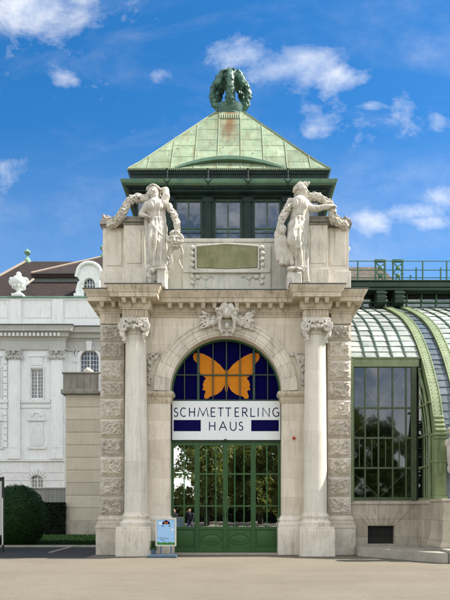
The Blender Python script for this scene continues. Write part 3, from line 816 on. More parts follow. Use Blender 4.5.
for f in range(4):
    for u in (-3.3, -2.36, -1.42, -.48, .48, 1.42, 2.36, 3.3):
        pts = []
        for k in range(25):
            t = k / 24; p, h = rpt(u, t, f, .012)
            if abs(u) > h - .03: break
            pts.append(p)
        if len(pts) > 1: mb.tube(pts, .022, 5)
    us = [-4.2, -3.3, -2.36, -1.42, -.48, .48, 1.42, 2.36, 3.3, 4.2]
    for i, (ua, ub) in enumerate(zip(us, us[1:])):            # sheet laps, staggered bay by bay
        t = (.115 if i % 2 else .20)
        while t < .97:
            p, h = rpt(0, t, f, .006); a, b = max(ua, -h), min(ub, h)
            if b - a > .1: mb.tube([rpt(a, t, f, .004)[0], rpt(b, t, f, .004)[0]], .0085, 4)
            t += .185
for k in range(4):
    mb.tube([(sq(h)[k][0], sq(h)[k][1], z) for h, z in lv], .045, 6)
mb.build('roof_seams', 'copper', roof, 40)
for f in range(4):                                            # toothed eave strip, one per side
    mb = MB(); L = RE + .02; zt0 = RZ0 + .015; poly = [(L, zt0), (-L, zt0)]
    for k in range(100):
        u = -L + 2 * L * k / 100; d = 2 * L / 200
        poly += [(u, RZ0 - .07), (u + d, RZ0 - .07), (u + d, RZ0 - .02), (u + 2 * d - .002, RZ0 - .02)]
    mb.prism(poly, -RE - .03, -RE - .012)
    for v in mb.bm.verts: v.co = Matrix.Rotation(pi / 2 * f, 3, 'Z') @ v.co + Vector((TC, TYC, 0))
    mb.build('eave_strip', 'copper', roof)
mb = MB()                                                     # low curved hood on the front slope
n = 28; ring = []
for k in range(n + 1):
    u = -2.2 + 4.4 * k / n; s_ = 1 - (u / 2.2) ** 2
    t = .012 + .125 * s_
    p, h = rpt(u, t, 0); pr_ = .04 + .26 * s_
    top = Vector((p.x, p.y - pr_, p.z + .04)); bot = Vector((p.x, p.y - pr_, p.z - .035 - .06 * s_)); bk, _ = rpt(u, min(.99, t + .02 + .02 * s_), 0, -.05); bb = Vector((p.x, p.y + .15, p.z - .09))
    ring.append([mb.bm.verts.new(q) for q in (bot, top, bk, bb)])
for a, b in zip(ring, ring[1:]):
    for k in range(4): mb.bm.faces.new((a[k], b[k], b[(k + 1) % 4], a[(k + 1) % 4]))
mb.bm.faces.new(ring[0]); mb.bm.faces.new(ring[-1][::-1]); bmesh.ops.recalc_face_normals(mb.bm, faces=mb.bm.faces[:])
mb.build('roof_hood', 'copper_lip', roof, 40)
mb = MB()                                                     # pale pendant fringe below the finial
for k in range(10):
    u = -.45 + .1 * k; p, h = rpt(u, .945, 0, .02); q, h = rpt(u, .865, 0, .03)
    mb.tube([p, q], [.034, .022], 6)
mb.build('roof_fringe', 'copper', roof, 40)
# finial: bowl with a crown of leaves
FZ = RZ1; cx, cy = TC + .02, TYC
mb = MB(); mb.lathe([(.62, FZ - .05), (.66, FZ + .05), (.54, FZ + .12), (.50, FZ + .2), (.56, FZ + .32), (.59, FZ + .50), (.61, FZ + .58), (.55, FZ + .62), (.3, FZ + .74), (.25, FZ + .76)], cx, cy, 28)
fin = mb.build('finial', 'bronze', roof, 40)
mb = MB(); rf = random.Random(5); ZS = 1.14
def fz(z): return FZ + z * ZS
for k in range(8):
    a = 2 * pi * k / 8
    pts = spline([(.52, .46), (.74, .66), (.83, 1.0), (.76, 1.34), (.52, 1.64), (.2, 1.8)], 5)
    if k % 2: pts = [p * 1. for p in pts[13:]]
    path = [Vector((cx + p.x * cos(a), cy + p.x * sin(a), fz(p.y))) for p in pts]
    mb.cap(path, [.15 if p.z > fz(.9) else .12 for p in path], 10)
    for i, p in enumerate(path):
        for q in range(7):
            d = Vector((rf.gauss(0, 1), rf.gauss(0, 1), rf.gauss(0, 1))).normalized()
            mb.ell(p + d * .13, (.10, .07, .045), (d + Vector((0, 0, .8))).normalized().to_track_quat('X', 'Z').to_matrix(), 1)
mb.cap([(cx, cy, fz(.6)), (cx, cy, fz(1.1)), (cx, cy, fz(1.7))], [.25, .22, .34], 12)
mb.ell((cx, cy, fz(1.62)), (.60, .60, .30), None, 3)
for q in range(90):                                            # overlapping leaves over the dome, tip on top
    a = rf.uniform(0, 2 * pi); r = .66 * sqrt(rf.random()); z = fz(1.58 + .36 * sqrt(max(0, 1 - (r / .68) ** 2)) + (.14 if r < .16 else 0))
    d = Vector((cos(a), sin(a), rf.uniform(-.9, .2))).normalized()
    mb.ell((cx + r * cos(a), cy + r * sin(a), z), (.13, .085, .05), d.to_track_quat('X', 'Z').to_matrix(), 1)
for q in range(26):
    a = rf.uniform(0, 2 * pi); r = rf.uniform(.4, .72)
    mb.ell((cx + r * cos(a), cy + r * sin(a), fz(1.36 - .08 * rf.random())), (.07, .07, .12), None, 1)
mb.fuse('wreath', 'bronze', fin, .024, 0)

# ================================================================== SIGN
SY = .36
x0, x1 = PX(172.2, 23.36), PX(280.3, 23.36); z0, z1 = PZ(440, 23.36), PZ(401, 23.36)
mb = MB(); mb.box(x0, x1, SY, SY + .05, z0, z1, .006)
sign = mb.build('sign', 'white_sign', None)
tag(sign, 'wide white sign board with thin dark capitals above the green doors', 'sign')
for a, b in ((173.6, 200.8), (251.2, 278.8)): MB().box(PX(a, 23.36), PX(b, 23.36), SY - .004, SY - .0005, PZ(431.2, 23.36), PZ(420, 23.36)).build('colour_bar', 'navy_sign', sign)
mb = MB()
mb.box(x0 - .045, x0 - .008, SY - .03, SY + .08, z0 - .02, z1 + .05); mb.box(x1 + .008, x1 + .045, SY - .03, SY + .08, z0 - .02, z1 + .05)
mb.box(-.07, .03, SY - .03, SY + .06, z0 - .06, z0 + .03)
mb.box(x0, x1, SY - .012, SY + .06, z0 - .035, z0 - .004)
mb.build('bracket', 'black', sign)
def A(cx, cy, rx, ry, a0, a1, n=12): return [(cx + rx * cos(radians(a0 + (a1 - a0) * i / n)), cy + ry * sin(radians(a0 + (a1 - a0) * i / n))) for i in range(n + 1)]
GLY = {
 'S': [A(.52, .745, .40, .225, 40, 250, 12) + A(.46, .27, .46, .25, 75, -150, 12)],
 'C': [A(.56, .5, .56, .48, 52, 308, 20)],
 'H': [[(.05, 0), (.05, 1)], [(.95, 0), (.95, 1)], [(.08, .52), (.92, .52)]],
 'M': [[(0, 0), (.16, 1), (.5, .12), (.84, 1), (1, 0)]],
 'E': [[(1, .98), (.06, .98), (.06, .02), (1, .02)], [(.1, .52), (.88, .52)]],
 'T': [[(0, .98), (1, .98)], [(.5, .96), (.5, 0)]],
 'R': [[(.06, 0), (.06, .98), (.45, .98)] + A(.45, .735, .42, .245, 88, -88, 10) + [(.06, .49)], [(.42, .48), (1, 0)]],
 'L': [[(.06, 1), (.06, .02), (1, .02)]],
 'I': [[(.5, 0), (.5, 1)]],
 'N': [[(.04, 0), (.04, 1), (.96, 0), (.96, 1)]],
 'G': [A(.56, .5, .56, .48, 55, 300, 18) + [(.98, .10), (.98, .46), (.64, .46)]],
 'A': [[(0, 0), (.5, 1), (1, 0)], [(.2, .36), (.8, .36)]],
 'U': [[(.05, 1)] + A(.5, .38, .45, .38, 180, 360, 14) + [(.95, 1)]],
}
def letters(mb, items, ya, yb, D, y, w):
    z0, z1 = PZ(yb, D), PZ(ya, D)
    for ch, a, b in items:
        xa, xb = PX(a, D), PX(b, D)
        for i, st in enumerate(GLY[ch]):
            mb.ribbon([(xa + (xb - xa) * u, z0 + (z1 - z0) * v) for u, v in st], w, y - .005 - .001 * i, y - .0005 )
mb = MB()
letters(mb, [('S', 174, 178.1), ('C', 180.6, 186.2), ('H', 189.2, 194.8), ('M', 197.9, 208.2), ('E', 210.9, 215.4), ('T', 217.8, 223.6), ('T', 225.3, 231.2), ('E', 234.9, 239.0), ('R', 242.3, 247.6), ('L', 250.6, 255.2), ('I', 257.4, 259), ('N', 262.6, 269.5), ('G', 272.8, 278.8)], 407.8, 416.6, 23.36, SY, .036)
letters(mb, [('H', 209.2, 215.2), ('A', 219.2, 226.8), ('U', 230.0, 236.4), ('S', 238.8, 243.2)], 421.8, 430.4, 23.36, SY, .036)
mb.build('lettering', 'navy_sign', sign)

# ================================================================== red alarm lamp on the pier
t_ = P(294, 438, 22.9); mb = MB()
mb.lathe([(.055, -.01), (.06, 0), (.055, .05), (.03, .085), (.001, .095)], 0, 0, 16)
for v in mb.bm.verts: v.co = Vector((t_.x + v.co.x, -.07 - v.co.z, t_.z + v.co.y))
lamp = mb.build('alarm_lamp', 'red', None, 40); tag(lamp, 'small round red alarm lamp on the stone pier right of the sign', 'alarm lamp')
mb = MB(); mb.box(t_.x - .05, t_.x + .05, -.085, -.069, t_.z - .05, t_.z + .05, .005); mb.tube([(t_.x - .04, -.078, t_.z - .03), (t_.x - .05, -.078, t_.z - .12)], .008, 6); mb.build('mount', 'poster_frame', lamp)

# ================================================================== STATUES
SD = 22.62                                   # distance of the statues
def S(px, py, dy=0.): return P(px, py, SD) + Vector((0, dy, 0))
def garland(mb, pts, r, rnd, n=9):
    """festoon of overlapping leaves and fruit along a path"""
    path = spline(pts, 5); mb.cap(path, r * .55, 7)
    for i, p in enumerate(path):
        t = (path[min(i + 1, len(path) - 1)] - path[max(i - 1, 0)]).normalized()
        for q in range(n):
            d = Vector((rnd.gauss(0, 1), rnd.gauss(-.25, 1), rnd.gauss(0, 1))); d = (d - t * d.dot(t)).normalized()
            ax = (t * rnd.uniform(.5, 1) + d * rnd.uniform(.1, .8)).normalized()
            mb.ell(Vector(p) + d * r * rnd.uniform(.55, .85), (r * .62, r * .3, r * .2), ax.to_track_quat('X', 'Z').to_matrix(), 1)
        if rnd.random() < .5: d = Vector((rnd.gauss(0, 1), -1, rnd.gauss(0, 1))).normalized(); mb.ell(Vector(p) + d * r * .7, r * .34, None, 1)
def head(mb, c, look, tilt=0., r=.205):
    """skull with brow, nose, lips, chin and ears; look = angle, 0 faces the street"""
    m = Matrix.Rotation(look, 3, 'Z') @ Matrix.Rotation(tilt, 3, 'Y')
    def q(x, y, z): return Vector(c) + m @ Vector((x * r, y * r, z * r))
    mb.ell(q(0, .12, .2), (r * .82, r * .98, r * 1.0), m); mb.ell(q(0, -.18, -.35), (r * .62, r * .68, r * .78), m)
    mb.ell(q(0, -.68, -.88), (r * .26, r * .22, r * .2), m, 1)
    mb.cap([q(0, -.84, .12), q(0, -1.08, -.28)], [r * .10, r * .15], 6)
    for s_ in (-1, 1):
        mb.ell(q(.33 * s_, -.74, .18), (r * .30, r * .14, r * .10), m, 1); mb.ell(q(.34 * s_, -.76, .0), (r * .15, r * .1, r * .08), m, 1); mb.ell(q(.42 * s_, -.52, -.28), (r * .24, r * .26, r * .22), m, 1)
        mb.ell(q(.84 * s_, .1, -.1), (r * .1, r * .2, r * .28), m, 1)
    mb.ell(q(0, -.86, -.54), (r * .25, r * .11, r * .065), m, 1); mb.ell(q(0, -.84, -.64), (r * .22, r * .11, r * .06), m, 1)
    return q
def hand(mb, wrist, d, up, r=.038):
    """palm with four fingers and a thumb; d = pointing direction, up = back of the hand"""
    d = Vector(d).normalized(); up = Vector(up).normalized(); sd_ = d.cross(up).normalized(); w_ = Vector(wrist)
    mb.ell(w_ + d * .10, (.10, .075, .045), Matrix((d, sd_, up)).transposed(), 2)
    for k, L in enumerate((.15, .18, .17, .13)):
        b = w_ + d * .17 + sd_ * (k - 1.5) * .045
        mb.cap([b, b + d * L * .5 - up * .01, b + d * L * .8 - up * .05], [.024, .022, .017], 6)
    b = w_ + d * .06 + sd_ * -.08; mb.cap([b, b + d * .07 - sd_ * .05, b + d * .13 - sd_ * .05 - up * .02], [.028, .024, .018], 6)
def drape(mb, lines, rad, lift=.3):
    """lay folds (photo-measured x, height pairs) on the front of the shape built so far"""
    bvh = BVHTree.FromBMesh(mb.bm); todo = []
    for i, ln in enumerate(lines):
        pts = []
        for q in spline([(x, y, 0) for x, y in ln], 5):
            p = S(q.x, q.y); h = bvh.ray_cast(Vector((p.x, -4, p.z)), Vector((0, 1, 0)))[0]
            if h is not None: pts.append(h)
        if len(pts) < 3: continue
        n = len(pts); sm = [pts[0]] + [(pts[k - 1] + 2 * pts[k] + pts[k + 1]) / 4 for k in range(1, n - 1)] + [pts[-1]]
        r = rad * (1.25 if i % 2 else .85)
        todo.append(([p + Vector((0, -r * (.55 if i % 2 else .25), 0)) for p in sm], [r * (.6 + .4 * sin(pi * (k + .5) / n)) for k in range(n)]))
    for pts, rr_ in todo: mb.cap(pts, rr_, 7)
rs = random.Random(11)
# ---- left: woman leaning on the pedestal, arm behind her head, garland and mask
sl_ = thing('statue', 'stone statue of a woman with one arm bent behind her head, mask at her side', 'statue', S(157, 281), 'pair of draped stone statues on the cornice')
mb = MB()
head(mb, S(153.8, 194.2, -.05), radians(22), radians(-10), .235)
mb.cap([S(154, 199, .02), S(155, 203.5, .03)], [.13, .15])
mb.cap([S(148.5, 205.5, .05), S(155.5, 206.5, .0), S(162, 204.5, .02)], [.19, .25, .18])
mb.cap([S(155.5, 207.5, -.02), S(157, 214, .02), S(157.5, 219.5, .02), S(158, 227, .0)], [.33, .29, .25, .33])
mb.ell(S(153.2, 210, -.22), (.155, .15, .16)); mb.ell(S(160, 209.6, -.22), (.155, .15, .16))
mb.cap([S(155.5, 229, -.02), S(154.8, 243, -.18), S(153.5, 257, .04), S(151.8, 268, .02)], [.26, .19, .15, .10])
mb.cap([S(160.5, 229, .02), S(161, 245, .02), S(160, 258, .04), S(159.5, 268, .06)], [.26, .2, .15, .1])
for x in (151.5, 160): mb.ell(S(x, 269.6, -.12), (.1, .22, .08))
mb.cap([S(147.5, 205, .05), S(142.8, 211, .1), S(141, 214.5, .0)], [.16, .13, .10]); mb.cap([S(141, 214.5, 0), S(145.2, 217.2, -.14)], [.10, .075])
hand(mb, S(145, 217, -.14), (.75, -.3, -.3), (0, -.3, 1))
mb.cap([S(162.5, 204.5, .02), S(166.2, 196.5, -.02), S(165.8, 189.5, .04)], [.165, .14, .115]); mb.cap([S(165.8, 189.5, .04), S(160.5, 188.6, .12)], [.115, .08])
hand(mb, S(160.5, 188.6, .12), (-1, .2, .05), (0, 0, 1))
mb.fuse('body', 'statue', sl_, .016, 1)
mb = MB()                                                     # gown with long folds
mb.cap([S(155.8, 208, .02), S(157.2, 216, .02), S(157.8, 222, .02)], [.34, .30, .30])
mb.cap([S(157.8, 222, .02), S(157.8, 232, .03), S(157.8, 246, .05), S(158, 262, .06), S(158.2, 269, .06)], [.27, .33, .32, .34, .36], 14)
mb.cap([S(155.5, 230, -.08), S(154.5, 244, -.22), S(153.2, 258, -.1), S(152.3, 266, -.06)], [.28, .23, .18, .15])
mb.ell(S(153.2, 210, -.22), (.165, .16, .165)); mb.ell(S(160, 209.6, -.22), (.165, .16, .165)); mb.cap([S(149.8, 206.2, .02), S(155.5, 207.4, .0), S(161.4, 205.6, .0)], [.19, .25, .18])
drape(mb, [[(150 + 1.25 * k, 204.6 + .3 * abs(k - 5)), (151.2 + 1.1 * k, 209), (153 + .75 * k, 214), (154 + .65 * k, 219.5)] for k in (0, 2, 4, 5, 7, 9)], .034)
drape(mb, [[(154.0, 221), (151.6, 232), (150.2, 247), (149.3, 260), (149.0, 269)], [(155.2, 221), (153.4, 233), (151.6, 246), (151.0, 259), (150.6, 268)], [(156.4, 221), (155.6, 231), (153.6, 241), (152.6, 252), (152.8, 267)],
           [(157.6, 221), (157.9, 233), (156.8, 246), (155.2, 257), (155, 269)], [(158.8, 221), (160, 234), (159.8, 247), (158.6, 259), (158, 269)], [(159.8, 221), (161.6, 233), (162.2, 247), (161.6, 259), (161.4, 269)],
           [(160.8, 221), (162.8, 232), (164, 246), (164.4, 259), (165, 269)], [(161.6, 221), (163.4, 230), (164.8, 240), (165.6, 252), (167, 266)], [(154.5, 224), (158, 229), (162, 231), (164, 230)], [(153, 227), (157, 234), (162, 238), (165, 238)], [(152, 232), (156, 241), (161, 247), (165.5, 250)]], .05)
mb.cap([S(163.5, 240, .1), S(165.5, 255, .08), S(167.5, 267, .05)], [.10, .13, .10])
mb.cap(spline([S(151.8, 220, -.1), S(157, 222, -.30), S(163.2, 219.5, -.06)], 4), .06, 7)
mb.cap(spline([S(150, 206, .1), S(146.4, 216, .18), S(147.5, 232, .18), S(148.8, 250, .15), S(149, 268, .15)], 4), [.09 + .005 * k for k in range(17)], 8)
mb.fuse('gown', 'statue', sl_, .014, 0, .004, 9)
mb = MB()
hd = S(153.6, 192.6, .0)
for k in range(40):
    a = rs.uniform(0, 2 * pi); z = rs.uniform(-.1, 1); rr_ = sqrt(max(0, 1 - z * z))
    p = hd + Vector((.25 * rr_ * cos(a), .07 + .25 * rr_ * abs(sin(a)) - .12 * (z > .45), .25 * z))
    mb.ell(p, (.06, .06, .05), None, 1)
for k in range(12):
    t = k / 11; mb.ell(hd + Vector((-.24 + .48 * t, -.19 * sin(pi * t), .12 + .07 * sin(pi * t))), (.045, .05, .05), None, 1)
mb.cap([hd + Vector((-.2, .1, 0)), hd + Vector((-.26, .12, -.25)), hd + Vector((-.22, .1, -.4))], [.09, .08, .05])
mb.fuse('hair', 'statue', sl_, .016, 1)
mb = MB()
garland(mb, [S(148.5, 199, .12), S(142, 196.5, .12), S(134.5, 197, .1), S(128.8, 201, .06), S(124.8, 207, .04), S(122.8, 212.5, .02), S(119, 216.6, .1), S(113, 219.8, .25), S(107.8, 221, .35)], .155, rs)
mb.fuse('garland', 'statue', sl_, .016, 0)
mb = MB()
garland(mb, [S(164.5, 204, -.1), S(169, 208.5, -.12), S(173, 214, -.12), S(176.2, 221.5, -.14), S(177.6, 229, -.14), S(177, 236, -.12)], .13, rs)
mb.fuse('garland', 'statue', sl_, .016, 0)
mb = MB()                                                     # theatre mask with ribbons
mc = S(175.5, 243.5, -.18)
mb.ell(mc, (.24, .15, .27)); mb.ell(mc + Vector((0, .02, -.12)), (.19, .13, .19))
mb.cap([mc + Vector((0, -.16, .06)), mc + Vector((0, -.21, -.06))], [.03, .05], 6)
for s_ in (-1, 1):
    mb.cap([mc + Vector((.04 * s_, -.16, .10)), mc + Vector((.15 * s_, -.13, .12))], .03, 6); mb.ell(mc + Vector((.12 * s_, -.13, -.05)), (.06, .05, .06), None, 1)
mb.cap([mc + Vector((-.09, -.14, -.14)), mc + Vector((0, -.17, -.12)), mc + Vector((.09, -.14, -.14))], .025, 6); mb.cap([mc + Vector((-.07, -.13, -.22)), mc + Vector((.07, -.13, -.22))], .028, 6)
for k in range(22):
    a = radians(rs.uniform(-30, 210)); mb.ell(mc + Vector((.26 * cos(a), -.06, .06 + .26 * sin(a))), (.085, .08, .06), Matrix.Rotation(a, 3, 'Y'), 1)
for d in (-1, 1):
    mb.cap(spline([mc + Vector((d * .2, 0, -.15)), mc + Vector((d * .26, .1, -.4)), mc + Vector((d * .12, .15, -.62)), mc + Vector((d * .24, .2, -.9))], 4), [.045] * 13, 6)
mb.cap(spline([mc + Vector((-.1, .1, -.25)), mc + Vector((-.2, .14, -.6)), mc + Vector((-.36, .16, -.85))], 4), .05, 6)
mb.fuse('mask', 'statue', sl_, .02, 1)
mb = MB()
mb.box(S(158, 0).x, S(166.5, 0).x, -.75, .1, S(0, 283).z - .3, S(0, 272.3).z, .03); mb.box(S(157.5, 0).x, S(167.2, 0).x, -.8, .1, S(0, 273.3).z, S(0, 271.2).z, .02)
for q in range(16): mb.ell(S(150.5 + rs.uniform(-2.6, 5), 276 + rs.uniform(-4, 5), -.15 + rs.uniform(-.2, .2)), (.12, .12, .13), None, 1)
mb.cap([S(150, 270, -.1), S(149.8, 283, -.1)], [.18, .2])
mb.fuse('plinth', 'statue', sl_, .03, 0)
# ---- right: figure looking aside, arm stretched along the pedestal, drapery gathered at the hip
sr_ = thing('statue', 'stone statue of a draped figure in profile, arm stretched out over the pedestal top', 'statue', S(294, 281), 'pair of draped stone statues on the cornice')
mb = MB()
head(mb, S(302.0, 192.3, -.02), radians(72), radians(4), .235)
mb.cap([S(301, 197, .02), S(300, 202, .03)], [.135, .16])
mb.cap([S(293.5, 203.5, .02), S(299.5, 204.5, .0), S(305.5, 204, .04)], [.20, .27, .19])
mb.cap([S(299.3, 206, -.02), S(299.2, 213, .02), S(298.8, 218.5, .02), S(297.6, 227, .0)], [.35, .31, .27, .34])
mb.ell(S(295.8, 208.5, -.22), (.15, .14, .15)); mb.ell(S(302.6, 208.5, -.22), (.15, .14, .15))
mb.cap([S(295, 229, -.04), S(292.8, 246, -.30), S(297, 256, -.06), S(300.3, 267, .0)], [.28, .2, .16, .11])
mb.cap([S(300.6, 229, .04), S(301.5, 245, .02), S(299.8, 257, .06), S(296.5, 268, .06)], [.27, .2, .15, .1])
for x in (300.8, 294.5): mb.ell(S(x, 269.8, -.12), (.11, .22, .08))
mb.cap([S(305.8, 204.5, .04), S(311, 209.3, -.04), S(316.5, 210.6, -.14)], [.175, .14, .115]); mb.cap([S(316.5, 210.6, -.14), S(328, 209.4, -.22)], [.115, .085])
hand(mb, S(327.5, 209.4, -.22), (1, -.1, .05), (0, -.4, 1))
mb.cap([S(292.5, 203.5, .02), S(287.2, 211, -.05), S(284.2, 217.5, -.12)], [.18, .145, .12]); mb.cap([S(284.2, 217.5, -.12), S(279.5, 228, -.2)], [.12, .085])
hand(mb, S(279.5, 228, -.2), (-.2, -.2, -1), (-1, -.2, 0))
mb.fuse('body', 'statue', sr_, .016, 1)
mb = MB()
mb.cap([S(299.3, 206, .02), S(299, 214, .02), S(298.4, 221, .02)], [.36, .32, .33])
mb.cap([S(298.2, 222, .02), S(297, 234, .03), S(297, 248, .05), S(297.6, 262, .05), S(297.6, 268, .05)], [.29, .34, .29, .26, .28], 14)
mb.cap([S(295, 229, -.10), S(293, 245, -.34), S(296.4, 255, -.16), S(299.6, 265, -.1)], [.31, .25, .19, .15])
mb.ell(S(295.8, 208.5, -.22), (.16, .15, .16)); mb.ell(S(302.6, 208.5, -.22), (.16, .15, .16)); mb.cap([S(294.4, 204.4, .02), S(299.5, 205.4, .0), S(304.8, 205, .04)], [.19, .26, .18])
drape(mb, [[(293.2 + 1.3 * k, 203 + .3 * abs(k - 5)), (294 + 1.15 * k, 208), (295.2 + .85 * k, 213), (296 + .65 * k, 218.5)] for k in (0, 2, 4, 5, 7, 9)], .034)
drape(mb, [[(294.5, 221), (292, 232), (290.6, 244), (292.6, 256), (293, 269)], [(295.6, 221), (293.8, 231), (292.2, 242), (295, 256), (295.4, 269)], [(297, 221), (296, 231), (294.4, 242), (297.4, 254), (299.6, 267)],
           [(298.4, 221), (298.6, 233), (297.4, 246), (299.6, 257), (301, 268)], [(300, 221), (301, 233), (301, 246), (301.2, 258), (302.4, 269)], [(301.4, 221), (303, 233), (303.4, 246), (303, 258), (304, 269)], [(302.8, 221), (304.4, 231), (304.8, 245), (304.6, 258), (305, 268)],
           [(303.5, 223), (299, 230), (294, 236), (291, 241)], [(304.4, 228), (300, 237), (295, 243), (291.4, 246)], [(304.6, 236), (301, 246), (297, 252), (294, 254)]], .05)
mb.cap(spline([S(292.6, 219, -.06), S(298, 221.5, -.34), S(304.6, 218.5, -.06)], 4), .065, 7)
for k in range(5): mb.cap(spline([S(304, 206 + k * 2, -.1), S(307.5, 213 + k * 1.5, -.05), S(306, 225 + k * 2, 0), S(305, 240 + 3 * k, .02)], 3), .06, 6)
mb.fuse('gown', 'statue', sr_, .014, 0, .004, 9)
mb = MB()
hd = S(301.2, 190.8, .03)
for k in range(46):
    a = rs.uniform(0, 2 * pi); z = rs.uniform(-.35, 1); rr_ = sqrt(max(0, 1 - z * z)); x = cos(a) * rr_
    if x > .45 and z < .5: continue
    mb.ell(hd + Vector((.25 * x, .25 * rr_ * sin(a), .25 * z)), (.08, .08, .07), None, 1)
for k in range(7): mb.ell(hd + Vector((-.1 + .06 * k, -.05, .24 + .05 * sin(k * 2.2))), (.07, .1, .06), None, 1)
mb.fuse('hair', 'statue', sr_, .016, 1)
mb = MB()
garland(mb, [S(304.5, 199, .14), S(310, 195.6, .12), S(317, 195.5, .1), S(323.5, 198.5, .08), S(328.8, 204, .02), S(332, 209.5, -.04), S(332.6, 215, .0), S(334.5, 218.5, .1), S(340, 219.6, .3), S(348, 220.6, .4)], .155, rs)
mb.fuse('garland', 'statue', sr_, .016, 0)
mb = MB()
garland(mb, [S(291, 203, -.16), S(287.6, 209.5, -.2), S(284, 216.5, -.24), S(281, 223, -.28), S(279, 230.5, -.28)], .135, rs)
mb.fuse('garland', 'statue', sr_, .016, 0)
mb = MB()                                                     # gathered drapery
mb.cap([S(281, 232, -.02), S(281, 245, .06), S(283.5, 262, .06)], [.16, .18, .17])
mb.cap([S(279.5, 233, -.1), S(280, 244, -.1), S(282.5, 255, -.04)], [.16, .22, .24])
for k in range(6):
    x = 277.0 + 2.6 * k; mb.cap(spline([S(279 + .5 * k, 232, -.2), S(276.2 + 1.7 * k, 242, -.30 + .02 * abs(k - 2)), S(x - .6, 253, -.28 + .03 * abs(k - 2)), S(x + 1.2, 263 + (2.6 if k % 2 else -1), -.22)], 4), [.05 + .004 * q for q in range(13)], 8)
mb.ell(S(280.5, 233.5, -.3), (.2, .15, .22)); mb.ell(S(277.5, 238, -.25), (.15, .13, .2))
for k in range(7): mb.cap(spline([S(305.5, 246, .1), S(306.5 + rs.uniform(-1, 1), 256, .05), S(305.2 + rs.uniform(-2, 2), 272, .05), S(306 + rs.uniform(-2, 2), 281, .05)], 3), .075, 6)
mb.fuse('drapery', 'statue', sr_, .014, 0)
mb = MB()
mb.box(S(286.3, 0).x, S(301, 0).x, -.75, .1, S(0, 285).z - .3, S(0, 276).z, .03); mb.box(S(287.6, 0).x, S(300, 0).x, -.68, .1, S(0, 276.5).z, S(0, 271.3).z, .03)
for q in range(8): mb.ell(S(293 + rs.uniform(-5, 7), 272 + rs.uniform(-1, 2), -.2 + rs.uniform(-.2, .2)), (.14, .14, .08), None, 1)
mb.fuse('plinth', 'statue', sr_, .03, 0)

# ================================================================== GREENHOUSE
gh = thing('greenhouse', 'green iron and glass greenhouse with curved glass roof on a stone base', 'greenhouse', (7.45, 0, 0))
FX1 = 7.15; GY = .05; ZB = 2.0; HB = PZ(366.5, 23.05); HT = PZ(358, 23.0)
VP_ = spline([(-1.5, 4.0), (-1.49, 4.3), (-1.35, 4.85), (-.98, 5.75), (-.45, 6.6), (.0, 7.22), (.7, 8.0), (1.7, 8.88), (3.3, 9.85), (6.1, 11.13)], 6)
VP_ = [Vector((-1.5, z)) for z in (2.0, 2.5, 3., 3.5)] + VP_
XE = 22.
# stone base
mb = MB()
gx0, gx1, gz0, gz1 = 5.28, 6.28, .40, 1.07
mb.box(4.64, gx0, GY, .6, 0, ZB); mb.box(gx1, FX1, GY, .6, 0, ZB); mb.box(gx0, gx1, GY, .6, gz1, ZB); mb.box(gx0, gx1, GY, .6, 0, gz0)
mb.box(FX1 - .01, XE, -1.62, -.9, 0, ZB - .002); mb.box(FX1 - .012, FX1 + .5, -.9, .62, 0, ZB - .004)
sb_ = mb.build('stone_base', 'gh_stone', gh)
mb = MB(); mb.sweep([(4.64, GY), (FX1 - .01, GY), (FX1 - .01, -1.62), (XE, -1.62)], [(0, ZB - .13), (.045, ZB - .12), (.05, ZB - .02), (.03, ZB + .01), (-.3, ZB + .02)]); mb.build('coping', 'gh_stone', sb_, 40)
mb = MB()
for k in range(7):                                            # flared lintel stones over the basement window
    t0, t1 = k / 7, (k + 1) / 7; xa, xb = gx0 - .02, gx1 + .02; fa, fb = gx0 - .35, gx1 + .35
    mb.prism([(xa + (xb - xa) * t0 + .006, gz1 + .02), (xa + (xb - xa) * t1 - .006, gz1 + .02), (fa + (fb - fa) * t1 - .008, gz1 + .42), (fa + (fb - fa) * t0 + .008, gz1 + .42)], GY - .022, GY + .01)
mb.build('lintel', 'gh_stone', sb_)
mb = MB(); mb.box(gx0, gx1, .32, .36, gz0, gz1)
gb = mb.build('basement_window', 'interior', sb_)
mb = MB()
for k in range(11): x = gx0 + .05 + k * .09; mb.box(x - .008, x + .008, .24, .26, gz0, gz1)
mb.box(gx0, gx1, .235, .262, .72, .74); mb.build('basement_grille', 'black', sb_)
# flat glazed front
mx_ = [PX(q, 23.05) for q in (353.6, 365, 378.4, 392.6, 406)] + [FX1 - .18]
rows = [ZB, PZ(468, 23.05), PZ(438, 23.05), PZ(408, 23.05), HB]
mb = MB()
for x in mx_[:-1]: mb.box(x - .025, x + .025, GY - .03, GY + .05, ZB, HB)
mb.box(FX1 - .26, FX1 - .07, GY - .06, GY + .06, ZB, HB, .01)
mb.box(4.64, 4.70, GY - .05, GY + .06, ZB, HB)
for z in rows[1:-1]: mb.box(4.70, FX1 - .26, GY - .025, GY + .045, z - .035, z + .035)
mb.box(4.70, FX1 - .26, GY - .05, GY + .06, ZB + .02, ZB + .13)
for a, b in zip([4.66] + mx_[:-1], mx_[:-1] + [mx_[-1]]):
    for q in (.33, .66):
        if b - a > .3 and q == .33: x = (a + b) / 2; mb.box(x - .014, x + .014, GY - .02, GY + .03, rows[1], rows[2])
gf = mb.build('front_frame', 'iron_mid', gh)
for i in range(4):
    for a, b in zip([4.70] + mx_[1:-1], mx_[1:]):
        t = R.uniform(-.004, .004); z0, z1 = rows[i] + (.06 if i == 0 else .03), rows[i + 1] - .03; mb = MB()
        mb.face([(a, GY + .01 + t, z0), (b, GY + .01 - t, z0), (b, GY + .012 - t, z1), (a, GY + .012 + t, z1)])
        mb.build('front_pane', 'gh_glass', gf)
mb = MB()                                                     # pale tie rods behind the glass
